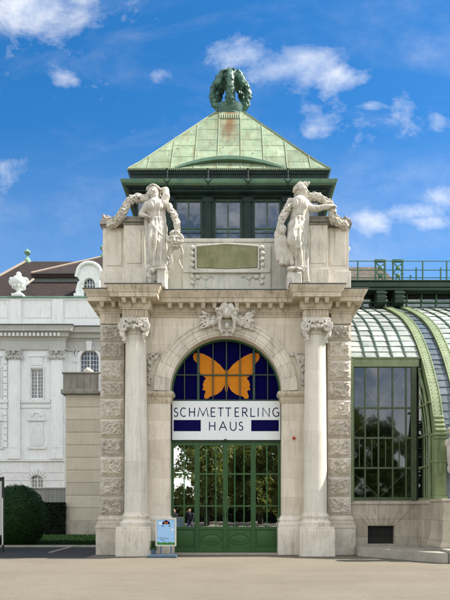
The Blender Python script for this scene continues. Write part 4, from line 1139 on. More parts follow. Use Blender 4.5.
for (a, b, i) in ((4.7, 5.75, 3), (6.7, 5.75, 3), (4.72, 5.7, 2), (6.75, 5.7, 2), (4.72, 5.8, 0), (6.8, 5.75, 0)):
    z0, z1 = rows[i] + .1, rows[i + 1] - .1
    if i == 2: z0, z1 = z1, z0
    mb.tube([(a, .32, z1), (b, .30 + .02 * (a > b), z0)], .011, 6)
mb.build('brace', 'poster_frame', gh)
# header beam with rivets
mb = MB(); mb.box(4.64, FX1 + .02, GY - .06, GY + .16, HB, HT - .03); mb.box(4.64, FX1 + .05, GY - .10, GY + .16, HT - .028, HT + .02, .008); mb.box(4.64, FX1 + .03, GY - .085, GY + .1, HB - .02, HB + .03)
mb.build('header_beam', 'iron', gh)
mb = MB(); mb.box(4.635, 4.73, GY - .10, GY - .052, ZB, HT)
for k in range(34): mb.ell((4.685, GY - .10, ZB + .1 + k * .155), .016, None, 1)
mb.build('jamb_strip', 'iron', gh)
# glazed return between front and big rib
mb = MB(); pl = [(y, z) for y, z in [(v.x, v.y) for v in VP_] if y < GY - .02]
mb.prism([(GY, ZB)] + [(-1.25, ZB)] + [(y + .22, z - .06) for y, z in pl] + [(GY, HT)], FX1 + .03, FX1 + .035, 'yz')
mb.build('return_pane', 'gh_glass', gh)
mb = MB()
for z in rows[1:-1]: mb.box(FX1 - .01, FX1 + .07, -1.3, GY, z - .03, z + .03)
mb.box(FX1 - .01, FX1 + .07, -1.45, GY, ZB, ZB + .10)
for q in (0, .35, .62):
    pts = [(FX1 + .03, min(GY, v.x + .24 + q), v.y - .08) for v in VP_ if v.x + .24 + q < GY + .02 and v.y < 7.3]
    if len(pts) > 2: mb.tube(pts, .05 if q == 0 else .025, 6)
mb.build('return_frame', 'iron', gh)
# big riveted ribs
def nrm2(i):
    a, b = VP_[max(i - 1, 0)], VP_[min(i + 1, len(VP_) - 1)]; d = (b - a).normalized(); return Vector((-d.y, d.x)) * 1.
def big_rib(x, w=.36):
    mb = MB(); sec = [(-w / 2, .02), (-w / 2, .10), (-w / 2 + .04, .10), (-w / 2 + .04, .085), (w / 2 - .04, .085), (w / 2 - .04, .10), (w / 2, .10), (w / 2, .02), (w / 2 - .03, -.32), (-w / 2 + .03, -.32)]
    rings = []
    for i, p in enumerate(VP_):
        n = nrm2(i); rings.append([mb.bm.verts.new((x + u, p.x + n.x * h, p.y + n.y * h)) for u, h in sec])
    m = len(sec)
    for a, b in zip(rings, rings[1:]):
        for k in range(m): mb.bm.faces.new((a[k], a[(k + 1) % m], b[(k + 1) % m], b[k]))
    mb.bm.faces.new(rings[0]); mb.bm.faces.new(rings[-1][::-1]); bmesh.ops.recalc_face_normals(mb.bm, faces=mb.bm.faces[:])
    L = 0; last = -1
    for i in range(5, len(VP_) - 1):
        a, b = VP_[i], VP_[i + 1]; n = nrm2(i); k = max(1, int((b - a).length / .16))
        for q in range(k):
            p = a + (b - a) * (q / k)
            for s_ in (-1, 1): mb.ell((x + s_ * (w / 2 - .085), p.x + n.x * .085, p.y + n.y * .085), .022, None, 1)
    # foot: moulded post with bands
    mb.box(x - w / 2 - .02, x + w / 2 + .02, -1.66, -1.3, ZB + .02, 4.25, .015)
    for z, e in ((4.28, .06), (4.16, .03), (3.35, .05), (ZB + .08, .06)): mb.box(x - w / 2 - e, x + w / 2 + e, -1.66 - e, -1.3, z - .05, z + .05, .02)
    for k in range(4): mb.cap([(x - .13, -1.60 + .06 * k, 4.42 + .16 * k), (x + .13, -1.60 + .06 * k, 4.42 + .16 * k)], .085 - .008 * k, 8)
    mb.box(x - .06, x + .06, -1.70, -1.655, 2.9, 3.3, .02)
    return mb.build('main_rib', 'iron', gh, 40)
RX = (7.42, 8.22)
for x in RX + (14.4, 15.2): big_rib(x)
# thin ribs and panes
def glazing(name, mat, x0, x1, i0, lift=0., step=2):
    mb = MB()
    for i in range(i0, len(VP_) - 1, step):
        a, b = VP_[i], VP_[min(i + step, len(VP_) - 1)]; n = nrm2(i); t = R.uniform(-.012, .012)
        d = (b - a).normalized() * .03
        mb.face([(x0, a.x + n.x * .03, a.y + n.y * .03), (x1, a.x + n.x * (.03 + t), a.y + n.y * (.03 + t)), (x1, b.x + n.x * (.004 + t) + d.x, b.y + n.y * (.004 + t) + d.y), (x0, b.x + n.x * .004 + d.x, b.y + n.y * .004 + d.y)]); mb.tone(R.uniform(-.30, .18))
    return mb.build(name, mat, gh)
iH = next(i for i, v in enumerate(VP_) if v.y > HT - .05)
tr = [4.66] + mx_[1:5] + [7.22]
for a, b in zip(tr, tr[1:]): glazing('roof_pane', 'whitewash', a + .012, b - .012, iH)
glazing('strip_pane', 'strip', RX[0] + .19, RX[1] - .19, 0)
xr = [8.41] + [8.41 + .515 * k for k in range(1, 12)]
for a, b in zip(xr, xr[1:]): glazing('roof_pane', 'whitewash', a + .012, b - .012, 12); glazing('wall_pane', 'gh_blue', a + .012, b - .012, 0) if False else None
for a, b in zip(xr, xr[1:]):
    mb = MB(); ps = VP_[:13]
    for p, q in zip(ps, ps[1:]): mb.face([(a + .01, p.x + .02, p.y), (b - .01, p.x + .02, p.y), (b - .01, q.x + .02, q.y), (a + .01, q.x + .02, q.y)])
    mb.build('wall_pane', 'strip', gh)
def thin_rib(x, i0):
    mb = MB(); sec = [(-.03, 0), (-.03, .055), (.03, .055), (.03, 0)]; rings = []
    for i in range(i0, len(VP_)):
        p, n = VP_[i], nrm2(i); rings.append([mb.bm.verts.new((x + u, p.x + n.x * h, p.y + n.y * h)) for u, h in sec])
    for a, b in zip(rings, rings[1:]):
        for k in range(4): mb.bm.faces.new((a[k], a[(k + 1) % 4], b[(k + 1) % 4], b[k]))
    bmesh.ops.recalc_face_normals(mb.bm, faces=mb.bm.faces[:]); mb.build('glazing_rib', 'iron_dark', gh)
for x in tr[1:-1]: thin_rib(x, iH)
for x in xr[1:]: thin_rib(x, 0)
# crest: gutter, clerestory, walkway
YT = 6.15
mb = MB(); mb.box(4.0, XE, YT - .05, YT + .2, 11.02, 11.2); mb.box(4.0, XE, YT - .28, YT + .3, 11.90, 12.02, .02); mb.box(4.0, XE, YT - .35, YT + .3, 12.03, 12.28, .04); mb.box(4.0, XE, YT - .42, YT + .3, 12.285, 12.33, .01)
mb.build('ridge_beam', 'iron_dark', gh)
mb = MB()
for k in range(26): x = 4.3 + .7 * k; mb.box(x - .03, x + .03, YT + .3, YT + .36, 11.2, 11.9)
mb.box(4.0, XE, YT + .30, YT + .36, 11.5, 11.56); cf_ = mb.build('clerestory_frame', 'rail', gh)
mb = MB(); mb.box(4.0, XE, YT + .37, YT + .38, 11.2, 11.9); mb.build('clerestory_pane', 'gh_glass', gh)
mb = MB(); mb.box(4.0, XE, YT + .32, 12.2, 12.22, 12.30); mb.box(4.0, XE, 12., 12.2, 0, 12.2); mb.box(XE - .1, XE, -1.4, 12, 2, 12.2); mb.build('rear_wall', 'interior', gh)
for px in (379.5, 397.5):
    x = PX(px, 29.1); mb = MB()
    mb.prism([(YT - .30, 11.90), (YT + .2, 11.90), (YT + .2, 11.05), (YT - .15, 11.1), (YT - .42, 11.25), (YT - .50, 11.5), (YT - .42, 11.75)], x - .22, x + .22, 'yz', .03)
    for z in (11.3, 11.5, 11.7): mb.cap([(x - .2, YT - .47, z), (x + .2, YT - .47, z)], .05, 6)
    mb.build('console', 'iron_dark', gh, 40)
mb = MB(); yr = YT + .1
for z in (12.62, 12.98, 13.40): mb.tube([(4.0, yr, z), (XE, yr, z)], .022, 6)
for px, h in ((358, 13.4), (416.5, 13.1), (423, 13.4), (441, 13.1), (447, 13.4), (465, 13.1), (480, 13.4)): x = PX(px, 29.2); mb.box(x - .028, x + .028, yr - .03, yr + .03, 12.33, h)
mb.build('railing', 'rail', gh)
for px in (380.5, 398):
    x = PX(px, 29.2); mb = MB()
    for s_ in (-1, 1):
        mb.box(x + s_ * .22 - .03, x + s_ * .22 + .03, yr - .06, yr + .06, 12.33, 13.45)
        mb.tube([(x + s_ * .2, yr - .05, 12.4), (x - s_ * .2, yr - .05, 12.85), (x + s_ * .2, yr - .05, 13.3)], .03, 6)
    mb.box(x - .27, x + .27, yr - .08, yr + .08, 13.36, 13.46, .01); mb.box(x - .27, x + .27, yr - .08, yr + .08, 12.34, 12.44, .01)
    for z in (12.7, 13.05): mb.ell((x, yr - .06, z), (.12, .05, .12))
    mb.build('railing_post', 'rail', gh, 40)
mb = MB(); sc = P(408, 279, 29.2)
mb.tube([(sc.x + (.34 - .012 * k) * cos(k * .25 + 2.6) * (.4 + .02 * k) + (-.3 + .02 * k), yr, sc.z + .2 * sin(k * .25 + 2.6)) for k in range(26)], .025, 6)
mb.build('railing_scroll', 'rail', gh, 40)
MB().box(4.7, XE - .1, .7, 12, 0, .3).build('planting_bed', 'interior', gh)
# plants behind the panes
rp_ = random.Random(21)
labs = ['leafy bush inside the greenhouse behind the leftmost glass panes beside the portal', 'taller dark leafy plant inside the greenhouse behind the middle glass panes', 'leafy plant inside the greenhouse close to the big riveted rib']
for i, (x, y, h) in enumerate(((5.2, 2.2, 3.6), (6.0, 2.8, 5.0), (6.75, 1.8, 4.2))):
    t = thing('indoor_plant', labs[i], 'plant', (x, y, .3), 'plants growing inside the greenhouse')
    mb = MB()
    for k in range(5): a = k * 1.3; mb.tube(spline([(x, y, .3), (x + .15 * cos(a), y + .15 * sin(a), h * .5), (x + .5 * cos(a), y + .4 * sin(a), h * .95)], 4), [.035 - .002 * q for q in range(9)], 5)
    mb.build('stem', 'bark', t)
    pts = [(x + rp_.gauss(0, .33), y + rp_.gauss(0, .3), .4 + h * rp_.random() ** .8) for q in range(900)]
    MB().leaves(pts, .13, rp_).build('foliage', 'leaf_plant', t)

# ---- stone forecourt step, plinth, urn
mb = MB(); out_ = [(4.72, -.10), (4.72, -1.0)] + [(p.x, p.y) for p in spline([(4.8, -1.12), (5.3, -1.75), (5.8, -2.55), (6.3, -3.3), (6.72, -3.8)], 5)] + [(6.95, -3.85), (7.0, -1.75), (7.0, -.02)]
mb.prism(out_, .004, .33, 'xy', .02)
tag(mb.build('stone_step', 'kerb', None), 'low curved stone step in front of the basement window', 'step')
pb = thing('urn_pedestal', 'stone pedestal with flared foot at the right edge beside the green rib', 'pedestal', (7.9, -2.3, 0))
mb = MB(); mb.box(7.07, 8.7, -2.95, -1.64, .42, 1.93, .015); mb.box(7.03, 8.74, -2.99, -1.645, 1.932, 2.02, .02); mb.build('pedestal_block', 'gh_stone', pb)
mb = MB(); mb.sweep([(7.07, -1.64), (7.07, -2.95), (8.7, -2.95), (8.7, -1.64)], [(-.2, .42), (.10, .43), (.12, .5), (.10, .57), (.05, .6), (.06, .68), (.02, .78), (.0, .92), (-.2, .93)]); mb.build('base_moulding', 'gh_stone', pb, 40)
mb = MB(); mb.box(6.97, 8.9, -3.9, -1.63, .003, .42, .015); mb.build('plinth', 'kerb', pb)
ux, uy = 7.83, -2.35
mb = MB(); mb.lathe([(.26, 2.02), (.28, 2.1), (.16, 2.2), (.10, 2.4), (.14, 2.55), (.16, 2.62), (.30, 2.9), (.40, 3.3), (.42, 3.75), (.36, 4.05), (.30, 4.15), (.40, 4.3), (.42, 4.36), (.36, 4.4), (.2, 4.42)], ux, uy, 32)
for k in range(12):
    a = 2 * pi * k / 12; mb.ell((ux + .40 * cos(a), uy + .40 * sin(a), 3.9), (.09, .09, .14), None, 1); mb.ell((ux + .34 * cos(a), uy + .34 * sin(a), 3.05), (.07, .07, .16), None, 1)
u_ = mb.build('stone_urn', 'statue', None, 40); tag(u_, 'carved stone urn standing on the pedestal at the right edge of the picture', 'urn')

# ================================================================== PALACE on the left
PD = 55.; PY = PD - D0; K = PD / F
def QX(px): return CX + (px - 236) * K
def QZ(py): return CZ + (510 - py) * K
pal = thing('palace', 'white palace with tall windows, brown tiled roof and a parapet with an urn', 'palace', (QX(30), PY, 0))
XL, XR = QX(-150), QX(245); XS = QX(64.5)          # left part projects, right part steps back
def wallpoly(x0, x1, holes, z0, z1, y0, y1, name, mat):
    """wall made of boxes round rectangular openings (x0, x1, z0, z1), one column strip per opening"""
    mb = MB(); xs = sorted({x0, x1} | {h[0] for h in holes} | {h[1] for h in holes})
    for a, b in zip(xs, xs[1:]):
        hs = sorted([h for h in holes if h[0] < (a + b) / 2 < h[1]], key=lambda h: h[2]); z = z0
        for h in hs: mb.box(a, b, y0, y1, z, h[2]); z = h[3]
        mb.box(a, b, y0, y1, z, z1)
    return mb.build(name, mat, pal)
bays_ = [37 - 42.5 * k for k in range(0, 4)]
holes = []
for c in bays_:
    holes.append((QX(c - 6.2), QX(c + 6.2), QZ(398), QZ(369)))
    holes.append((QX(c - 6), QX(c + 6), QZ(487.5), QZ(475)))
wallpoly(XL, XS, holes, 0, QZ(341), PY, PY + .8, 'wall', 'palace')
wallpoly(XS, XR, [(QX(79), QX(98), QZ(385), QZ(350))], 0, QZ(341), PY + .45, PY + .9, 'wall', 'palace')
MB().box(XL, XR, PY + 1.2, PY + 1.4, 0, QZ(335)).build('interior', 'interior', pal)
def window(c, hw, zb, zt, nx, nz, y=PY, arch=False):
    x0, x1 = QX(c - hw), QX(c + hw); z0, z1 = QZ(zb), QZ(zt); mb = MB(); w = .06; d0, d1 = y + .18, y + .26
    for a, b in ((x0, x0 + w), (x1 - w, x1), ((x0 + x1) / 2 - w * .8, (x0 + x1) / 2 + w * .8)): mb.box(a, b, d0, d1, z0, z1)
    for k in range(1, nx):
        if k * 2 != nx: x = x0 + (x1 - x0) * k / nx; mb.box(x - .018, x + .018, d0 + .02, d1 - .01, z0, z1)
    for k in range(nz + 1):
        z = z0 + (z1 - z0) * k / nz; h = .05 if k in (0, nz) else (.045 if k * 3 == 2 * nz else .02)
        mb.box(x0, x1, d0 + .012, d1 - .006, max(z0, z - h), min(z1, z + h))
    f = mb.build('window', 'palace_trim', pal)
    MB().box(x0, x1, y + .22, y + .23, z0, z1).build('pane', 'pane', f); return f
for c in bays_:
    window(c, 6.2, 398, 369, 4, 8)
    window(c, 6, 487.5, 475, 4, 3)
    mb = MB()                                                 # surround: sill, panel above, lunette panel below, voussoirs
    for a, b in ((QX(c - 7.6), QX(c - 6.2)), (QX(c + 6.2), QX(c + 7.6))): mb.box(a, b, PY - .08, PY - .002, QZ(399), QZ(368))
    mb.box(QX(c - 7.6), QX(c + 7.6), PY - .10, PY - .003, QZ(368), QZ(366.6)); mb.box(QX(c - 6.2), QX(c + 6.2), PY - .06, PY - .002, QZ(365.5), QZ(357.2), .03); mb.box(QX(c - 8), QX(c + 8), PY - .09, PY - .004, QZ(357), QZ(355.6))
    mb.box(QX(c - 16), QX(c + 14), PY - .14, PY - .002, QZ(403), QZ(399.5)); mb.box(QX(c - 16), QX(c + 14), PY - .09, PY - .001, QZ(408), QZ(406.5))
    mb.build('window_surround', 'palace_trim', pal); mb = MB()
    mb.prism([(QX(c - 9), QZ(419))] + [(QX(c + 8 * cos(t)), QZ(417 - 7.5 * sin(t))) for t in [pi - pi * k / 16 for k in range(17)]] + [(QX(c + 9), QZ(419))], PY - .12, PY - .001)
    for k in range(7):
        t = pi * (k + .5) / 7; mb.ell((QX(c + 4.5 * cos(t)), PY - .13, QZ(416.5 - 4.2 * sin(t))), (.16, .08, .16), None, 1)
    mb.box(QX(c - 9.4), QX(c + 9.4), PY - .16, PY - .003, QZ(421), QZ(419)); mb.box(QX(c - 6.5), QX(c + 6.5), PY - .06, PY - .0015, QZ(446), QZ(422.5), .03)
    mb.box(QX(c - 9), QX(c + 9), PY - .14, PY - .002, QZ(449), QZ(446.5))
    mb.build('lunette_panel', 'palace_trim', pal, 50); mb = MB()
    for k in range(-3, 4):
        a = radians(90 - 17 * k); r0, r1 = 7.2, 11.5 if k else 13
        q = [(c + r0 * cos(a + .12), 482 - r0 * sin(a + .12)), (c + r0 * cos(a - .12), 482 - r0 * sin(a - .12)), (c + r1 * cos(a - .12), 482 - r1 * sin(a - .12)), (c + r1 * cos(a + .12), 482 - r1 * sin(a + .12))]
        mb.prism([(QX(u), QZ(v)) for u, v in q], PY - .11 - (.05 if k == 0 else 0), PY - .05)
    mb.prism([(QX(c + 6.8 * cos(t)), QZ(482 - 7.0 * sin(t))) for t in [pi * k / 12 for k in range(13)]] + [(QX(c - 5.8), QZ(480))] + [(QX(c + 5.8 * cos(t)), QZ(480 - 4.4 * sin(t))) for t in [pi - pi * k / 12 for k in range(1, 13)]], PY - .04, PY - .0012)
    mb.build('window_surround', 'palace_trim', pal)
mb = MB()
for px in [0]: pass
# pilasters with leafy capitals
for c in [15, 57.5, -27.5, -70]:
    mb = MB(); mb.box(QX(c - 5.6), QX(c + 5.6), PY - .22, PY - .002, QZ(455), QZ(359)); mb.box(QX(c - 6.4), QX(c + 6.4), PY - .3, PY - .003, QZ(459), QZ(455)); mb.box(QX(c - 4), QX(c + 4), PY - .25, PY - .21, QZ(448), QZ(366), .02)
    pp = mb.build('pilaster', 'palace', pal)
    mb = MB()
    for s_ in (-1, 1):
        mb.tube([(QX(c) + s_ * (.52 + .22 * (1 - k / 20) * cos(k * .55)), PY - .34, QZ(354) + .22 * (1 - k / 20) * sin(k * .55)) for k in range(21)], .06, 6)
        for q in range(5): mb.ell((QX(c) + s_ * (.15 + .14 * q), PY - .3, QZ(358.3) + .07 * (q % 2)), (.13, .12, .2), None, 1)
    mb.box(QX(c - 5.5), QX(c + 5.5), PY - .26, PY - .002, QZ(358.8), QZ(352)); mb.box(QX(c - 7.4), QX(c + 7.4), PY - .42, PY - .003, QZ(352), QZ(350.4), .02); mb.ell((QX(c), PY - .38, QZ(353.5)), .17, None, 1)
    mb.build('capital', 'frieze', pp, 50)
# quoin strips between bays
for c in (5.5, -37):
    mb = MB()
    for k in range(14): mb.box(QX(c - 1.9), QX(c + 1.9), PY - .10, PY - .002, QZ(447.4 - 6.4 * k), QZ(441.8 - 6.4 * k), .03)
    mb.build('quoin_strip', 'palace', pal)
# arched window in the set-back part
W0 = PY + .45; c = 88.5
window(c, 9.5, 385, 350, 6, 8, W0)
mb = MB(); r0 = 9.3
zc = 358
out_a = [(QX(c + 12.3 * cos(t)), QZ(zc - 12 * sin(t))) for t in [pi - pi * k / 20 for k in range(21)]]; in_a = [(QX(c + r0 * cos(t)), QZ(zc - 9.5 * sin(t))) for t in [pi * k / 20 for k in range(21)]]
mb.prism([(QX(c - 12.3), QZ(386))] + out_a + [(QX(c + 12.3), QZ(386)), (QX(c + r0), QZ(386))] + in_a + [(QX(c - r0), QZ(386))], W0 - .14, W0 - .002)
mb.prism([(QX(c - r0 - .4), QZ(zc + 1))] + [(QX(c - r0 - .4), QZ(347.5)), (QX(c), QZ(347.5))] + [(QX(c + r0 * cos(t)), QZ(zc - 9.5 * sin(t))) for t in [pi / 2 + pi / 2 * k / 10 for k in range(11)]], W0 - .05, W0 + .17)
mb.prism([(QX(c + r0 + .4), QZ(zc + 1)), (QX(c + r0 + .4), QZ(347.5)), (QX(c), QZ(347.5))] + [(QX(c + r0 * cos(t)), QZ(zc - 9.5 * sin(t))) for t in [pi / 2 - pi / 2 * k / 10 for k in range(11)]], W0 - .051, W0 + .169)
mb.prism([(QX(c - 2.2), QZ(350)), (QX(c + 2.2), QZ(350)), (QX(c + 3), QZ(340.5)), (QX(c - 3), QZ(340.5))], W0 - .3, W0 - .14)
mb.build('window_surround', 'palace_trim', pal, 50)
for s_ in (-1, 1):
    mb = MB(); mb.tube([(QX(c + s_ * (15.2 - .2 * k)) , W0 - .05, QZ(350 + 4 * sin(k * .8))) for k in range(9)], .14, 6); mb.box(QX(c + s_ * 9.5), QX(c + s_ * 17), W0 - .1, W0 - .003, QZ(361), QZ(359)); mb.build('impost_scroll', 'palace_trim', pal, 50)
# courses, cornice, parapet
mb = MB()
for k in range(5): mb.box(XL, XS, PY - .05, PY - .0008, QZ(471.5 + 9 * k), QZ(463.5 + 9 * k), .03) if False else None
for z0_, z1_ in ((472.8, 462.2), (480.6, 473.4), (488.6, 481.2), (496.6, 489.2), (504.6, 497.2)):
    for a_, b_ in zip([XL] + [QX(c_ + 7) for c_ in bays_[::-1]], [QX(c_ - 7) for c_ in bays_[::-1]] + [XS - .02]): mb.box(a_, b_, PY - .06, PY - .0009, QZ(z0_), QZ(z1_), .02)
mb.box(XL, XS + .1, PY - .2, PY - .004, QZ(461.5), QZ(458.8), .03)
mb.build('base_courses', 'palace_trim', pal)
mb = MB()
mb.sweep([(XL, PY), (XS, PY), (XS, PY + .45), (XR, PY + .45)], [(-.1, QZ(350)), (.16, QZ(350)), (.18, QZ(347.5)), (.12, QZ(347)), (.12, QZ(341)), (.2, QZ(340)), (.25, QZ(338.2)), (.45, QZ(337.8)), (.50, QZ(333.8)), (.85, QZ(333.2)), (.85, QZ(331)), (1.0, QZ(328.5)), (-.1, QZ(327.5))])
pc = mb.build('palace_cornice', 'frieze', pal, 40)
mb = MB(); mb.sweep([(XL, PY), (XS, PY), (XS, PY + .45), (XR, PY + .45)], [(-.1, QZ(327.3)), (1.04, QZ(328.3)), (1.04, QZ(327.2)), (-.1, QZ(325.8))]); mb.build('cornice_flashing', 'flash', pc)
mb = MB()
for k in range(66):                                           # dentil course
    x = XS - .35 - .36 * k; mb.box(x - .1, x + .1, PY - .62, PY - .2, QZ(337.7), QZ(334.4))
mb.build('dentil_course', 'palace', pc); bpy.data.objects['dentil_course']['kind'] = 'stuff'
mb = MB()
mb.box(XL, XR, PY + .3, PY + .8, QZ(329), QZ(299)); mb.box(XL, XR, PY + .22, PY + .86, QZ(299), QZ(297.2), .04); mb.box(XL, XR, PY + .26, PY + .29, QZ(327), QZ(320))
for c in (15, 57, -28, -70): mb.box(QX(c - 5.5), QX(c + 5.5), PY + .16, PY + .82, QZ(328), QZ(299.1))
for a, b in ((-19, 6), (23, 50), (64, 98)): mb.box(QX(a), QX(b), PY + .265, PY + .298, QZ(317), QZ(304), .02)
pw = mb.build('parapet_wall', 'palace', pal)
mb = MB(); mb.box(XL, XR, PY + .12, PY + 1.5, QZ(297.2), QZ(295.6)); mb.build('parapet_capping', 'copper_trim', pw)
# urn on the parapet
cx, cy = QX(17), PY + .45; z0 = QZ(297)
mb = MB(); mb.box(cx - .5, cx + .5, cy - .5, cy + .5, z0 + .1, z0 + .35, .04)
mb.lathe([(.42, z0 + .34), (.36, z0 + .45), (.18, z0 + .6), (.2, z0 + .72), (.42, z0 + .9), (.66, z0 + 1.25), (.74, z0 + 1.5), (.70, z0 + 1.62), (.52, z0 + 1.7), (.56, z0 + 1.78), (.42, z0 + 1.92), (.22, z0 + 2.05), (.2, z0 + 2.12), (.24, z0 + 2.22), (.12, z0 + 2.36), (.01, z0 + 2.42)], cx, cy, 28)
for s_ in (-1, 1): mb.tube([(cx + s_ * (.62 + .2 * sin(k * .45)), cy, z0 + 1.2 + .1 * k) for k in range(7)], .09, 8); mb.ell((cx + s_ * .62, cy - .1, z0 + 1.72), (.2, .2, .16))
for k in range(10): a = 2 * pi * k / 10; mb.ell((cx + .5 * cos(a), cy + .5 * sin(a), z0 + 1.05), (.14, .14, .2), None, 1)
mb.build('urn', 'palace', pw, 40)
# roofs
def RZd(py, D): return PZ(py, D)
mb = MB()                                                     # lower slope, upper slope with overhang, rear roof
e0 = Vector((0, PY + 1.4, QZ(296)))
mb.prism([(PY + 1.2, QZ(297)), (PY + 5.5, PZ(281, 60.5)), (PY + 12, PZ(281, 60.5)), (PY + 12, QZ(297))], XL, XR, 'yz')
mb.build('roof', 'tiles', pal)
rf0 = bpy.data.objects['roof.001'] if 'roof.001' in bpy.data.objects else None
D2 = 60.; hip = [P(31, 273.5, D2), P(103, 257, D2 + 8), P(243, 257, D2 + 8), P(243, 273.5, D2)]
mb = MB(); top = [mb.bm.verts.new(q) for q in hip]; bot = [mb.bm.verts.new(q - Vector((0, -.1, .35))) for q in hip]
mb.bm.faces.new(top); mb.bm.faces.new(bot[::-1])
for i in range(4): mb.bm.faces.new((top[i], bot[i], bot[(i + 1) % 4], top[(i + 1) % 4]))
bmesh.ops.recalc_face_normals(mb.bm, faces=mb.bm.faces[:]); mb.build('upper_roof', 'tiles', pal)
mb = MB(); mb.tube([hip[0] + Vector((0, -.05, .05)), hip[1] + Vector((0, 0, .08))], .10, 6); mb.tube([P(24.5, 286, 57), P(33.5, 279.2, 59.5)], .10, 6); mb.build('ridge_tiles', 'ridge', pal)
mb = MB(); D3 = 68; qs = [P(-24, 290, D3 - 5), P(27, 261.5, D3 + 3), P(243, 261.5, D3 + 3), P(243, 290, D3 - 5)]
b3 = [q + Vector((0, 2.5, -1)) for q in qs]; A_ = [mb.bm.verts.new(q) for q in qs]; B_ = [mb.bm.verts.new(q) for q in b3]
mb.bm.faces.new(A_); mb.bm.faces.new(B_[::-1])
for i in range(4): mb.bm.faces.new((A_[i], B_[i], B_[(i + 1) % 4], A_[(i + 1) % 4]))
bmesh.ops.recalc_face_normals(mb.bm, faces=mb.bm.faces[:]); mb.build('rear_roof', 'tiles', pal)
mb = MB(); mb.tube([qs[0] + Vector((0, -.05, .1)), qs[1] + Vector((0, 0, .1))], .13, 6); mb.build('ridge_tiles', 'ridge', pal)
mb = MB(); mb.box(P(31, 0, D2).x, P(243, 0, D2).x, PY + 5.3, PY + 5.8, PZ(283, 60.5), PZ(273, 60.5)); mb.build('roof_shadow_board', 'flash', pal)  # dark board put in for the shadow gap under the upper roof
for (px, py, D) in ((27.5, 262, D3 + 3), (103.5, 258, D2 + 8)):
    b = P(px, py, D); mb = MB(); mb.lathe([(.40, b.z - .2), (.42, b.z), (.36, b.z + .25), (.20, b.z + .42), (.1, b.z + .55), (.1, b.z + .75), (.32, b.z + .92), (.38, b.z + 1.1), (.28, b.z + 1.28), (.08, b.z + 1.38), (.05, b.z + 1.5), (.01, b.z + 1.6)], b.x, b.y, 18)
    mb.build('roof_finial', 'copper_lip', pal, 40)
# dormer
DY_ = PY + 1.5
def dx(px): return PX(px, 56.5)
def dz(py): return PZ(py, 56.5)
c = 89.3; mb = MB()
op = [(dx(c + 5.6 * cos(t)), dz(284 - 5.8 * sin(t))) for t in [pi * k / 20 for k in range(21)]]
outl = [(dx(c - 10), dz(297.5)), (dx(c - 10), dz(279)), (dx(c - 12.5), dz(276.5)), (dx(c - 12.5), dz(274.5))] + [(dx(c + 12.5 * cos(t) * .86), dz(272.5 - 10 * sin(t))) for t in [pi - .2 - (pi - .4) * k / 16 for k in range(17)]] + [(dx(c + 12.5), dz(274.5)), (dx(c + 12.5), dz(276.5)), (dx(c + 10), dz(279)), (dx(c + 10), dz(297.5))]
mb.prism(outl + [(dx(c + 5.6), dz(297.5))] + op + [(dx(c - 5.6), dz(297.5))], DY_, DY_ + .5)
mb.prism([(dx(c - 9.5), dz(297.5)), (dx(c - 9.5), dz(274))] + [(dx(c + 9.5 * cos(t)), dz(273 - 8 * sin(t))) for t in [pi - pi * k / 12 for k in range(1, 12)]] + [(dx(c + 9.5), dz(274)), (dx(c + 9.5), dz(297.5))], DY_ + .9, DY_ + 4.5)
dm = mb.build('dormer', 'palace', pal, 30)
mb = MB(); tt = [pi - pi * k / 18 for k in range(19)]
mb.tube([(dx(c - 13), DY_ - .05, dz(277))] + [(dx(c + 11.6 * cos(t)), DY_ - .08, dz(272.8 - 9.8 * sin(t))) for t in tt[1:-1]] + [(dx(c + 13), DY_ - .05, dz(277))], .17, 8)
for s_ in (-1, 1): mb.tube([(dx(c + s_ * 10.5), DY_ - .02, dz(297)), (dx(c + s_ * 11.5), DY_ - .02, dz(290)), (dx(c + s_ * 10.2), DY_ - .02, dz(282))], [.32, .2, .12], 8); mb.box(dx(c + s_ * 12.6) - .25, dx(c + s_ * 12.6) + .25, DY_ - .15, DY_ + .3, dz(297.4), dz(293.5), .04)
mb.tube([(dx(c + 6.3 * cos(t)), DY_ - .03, dz(284 - 6.6 * sin(t))) for t in [pi * k / 20 for k in range(21)]], .09, 6)
mb.build('dormer_moulding', 'palace', dm, 50)
mb = MB(); mb.prism([(dx(c - 5.7), dz(298))] + [(dx(c + 5.7 * cos(t)), dz(284 - 6 * sin(t))) for t in tt] + [(dx(c + 5.7), dz(298))], DY_ + .30, DY_ + .32); dw = mb.build('dormer_window', 'pane', dm)
mb = MB()
for q in (-2.8, 0, 2.8): mb.box(dx(c + q) - .035, dx(c + q) + .035, DY_ + .22, DY_ + .27, dz(298), dz(279))
for z in (284, 290): mb.box(dx(c - 5.6), dx(c + 5.6), DY_ + .225, DY_ + .265, dz(z) - .03, dz(z) + .03)
mb.build('glazing_bars', 'palace_trim', dw)
MB().box(dx(c - 7), dx(c + 7), DY_ + .6, DY_ + .65, dz(298), dz(278)).build('dormer_back', 'interior', dm)

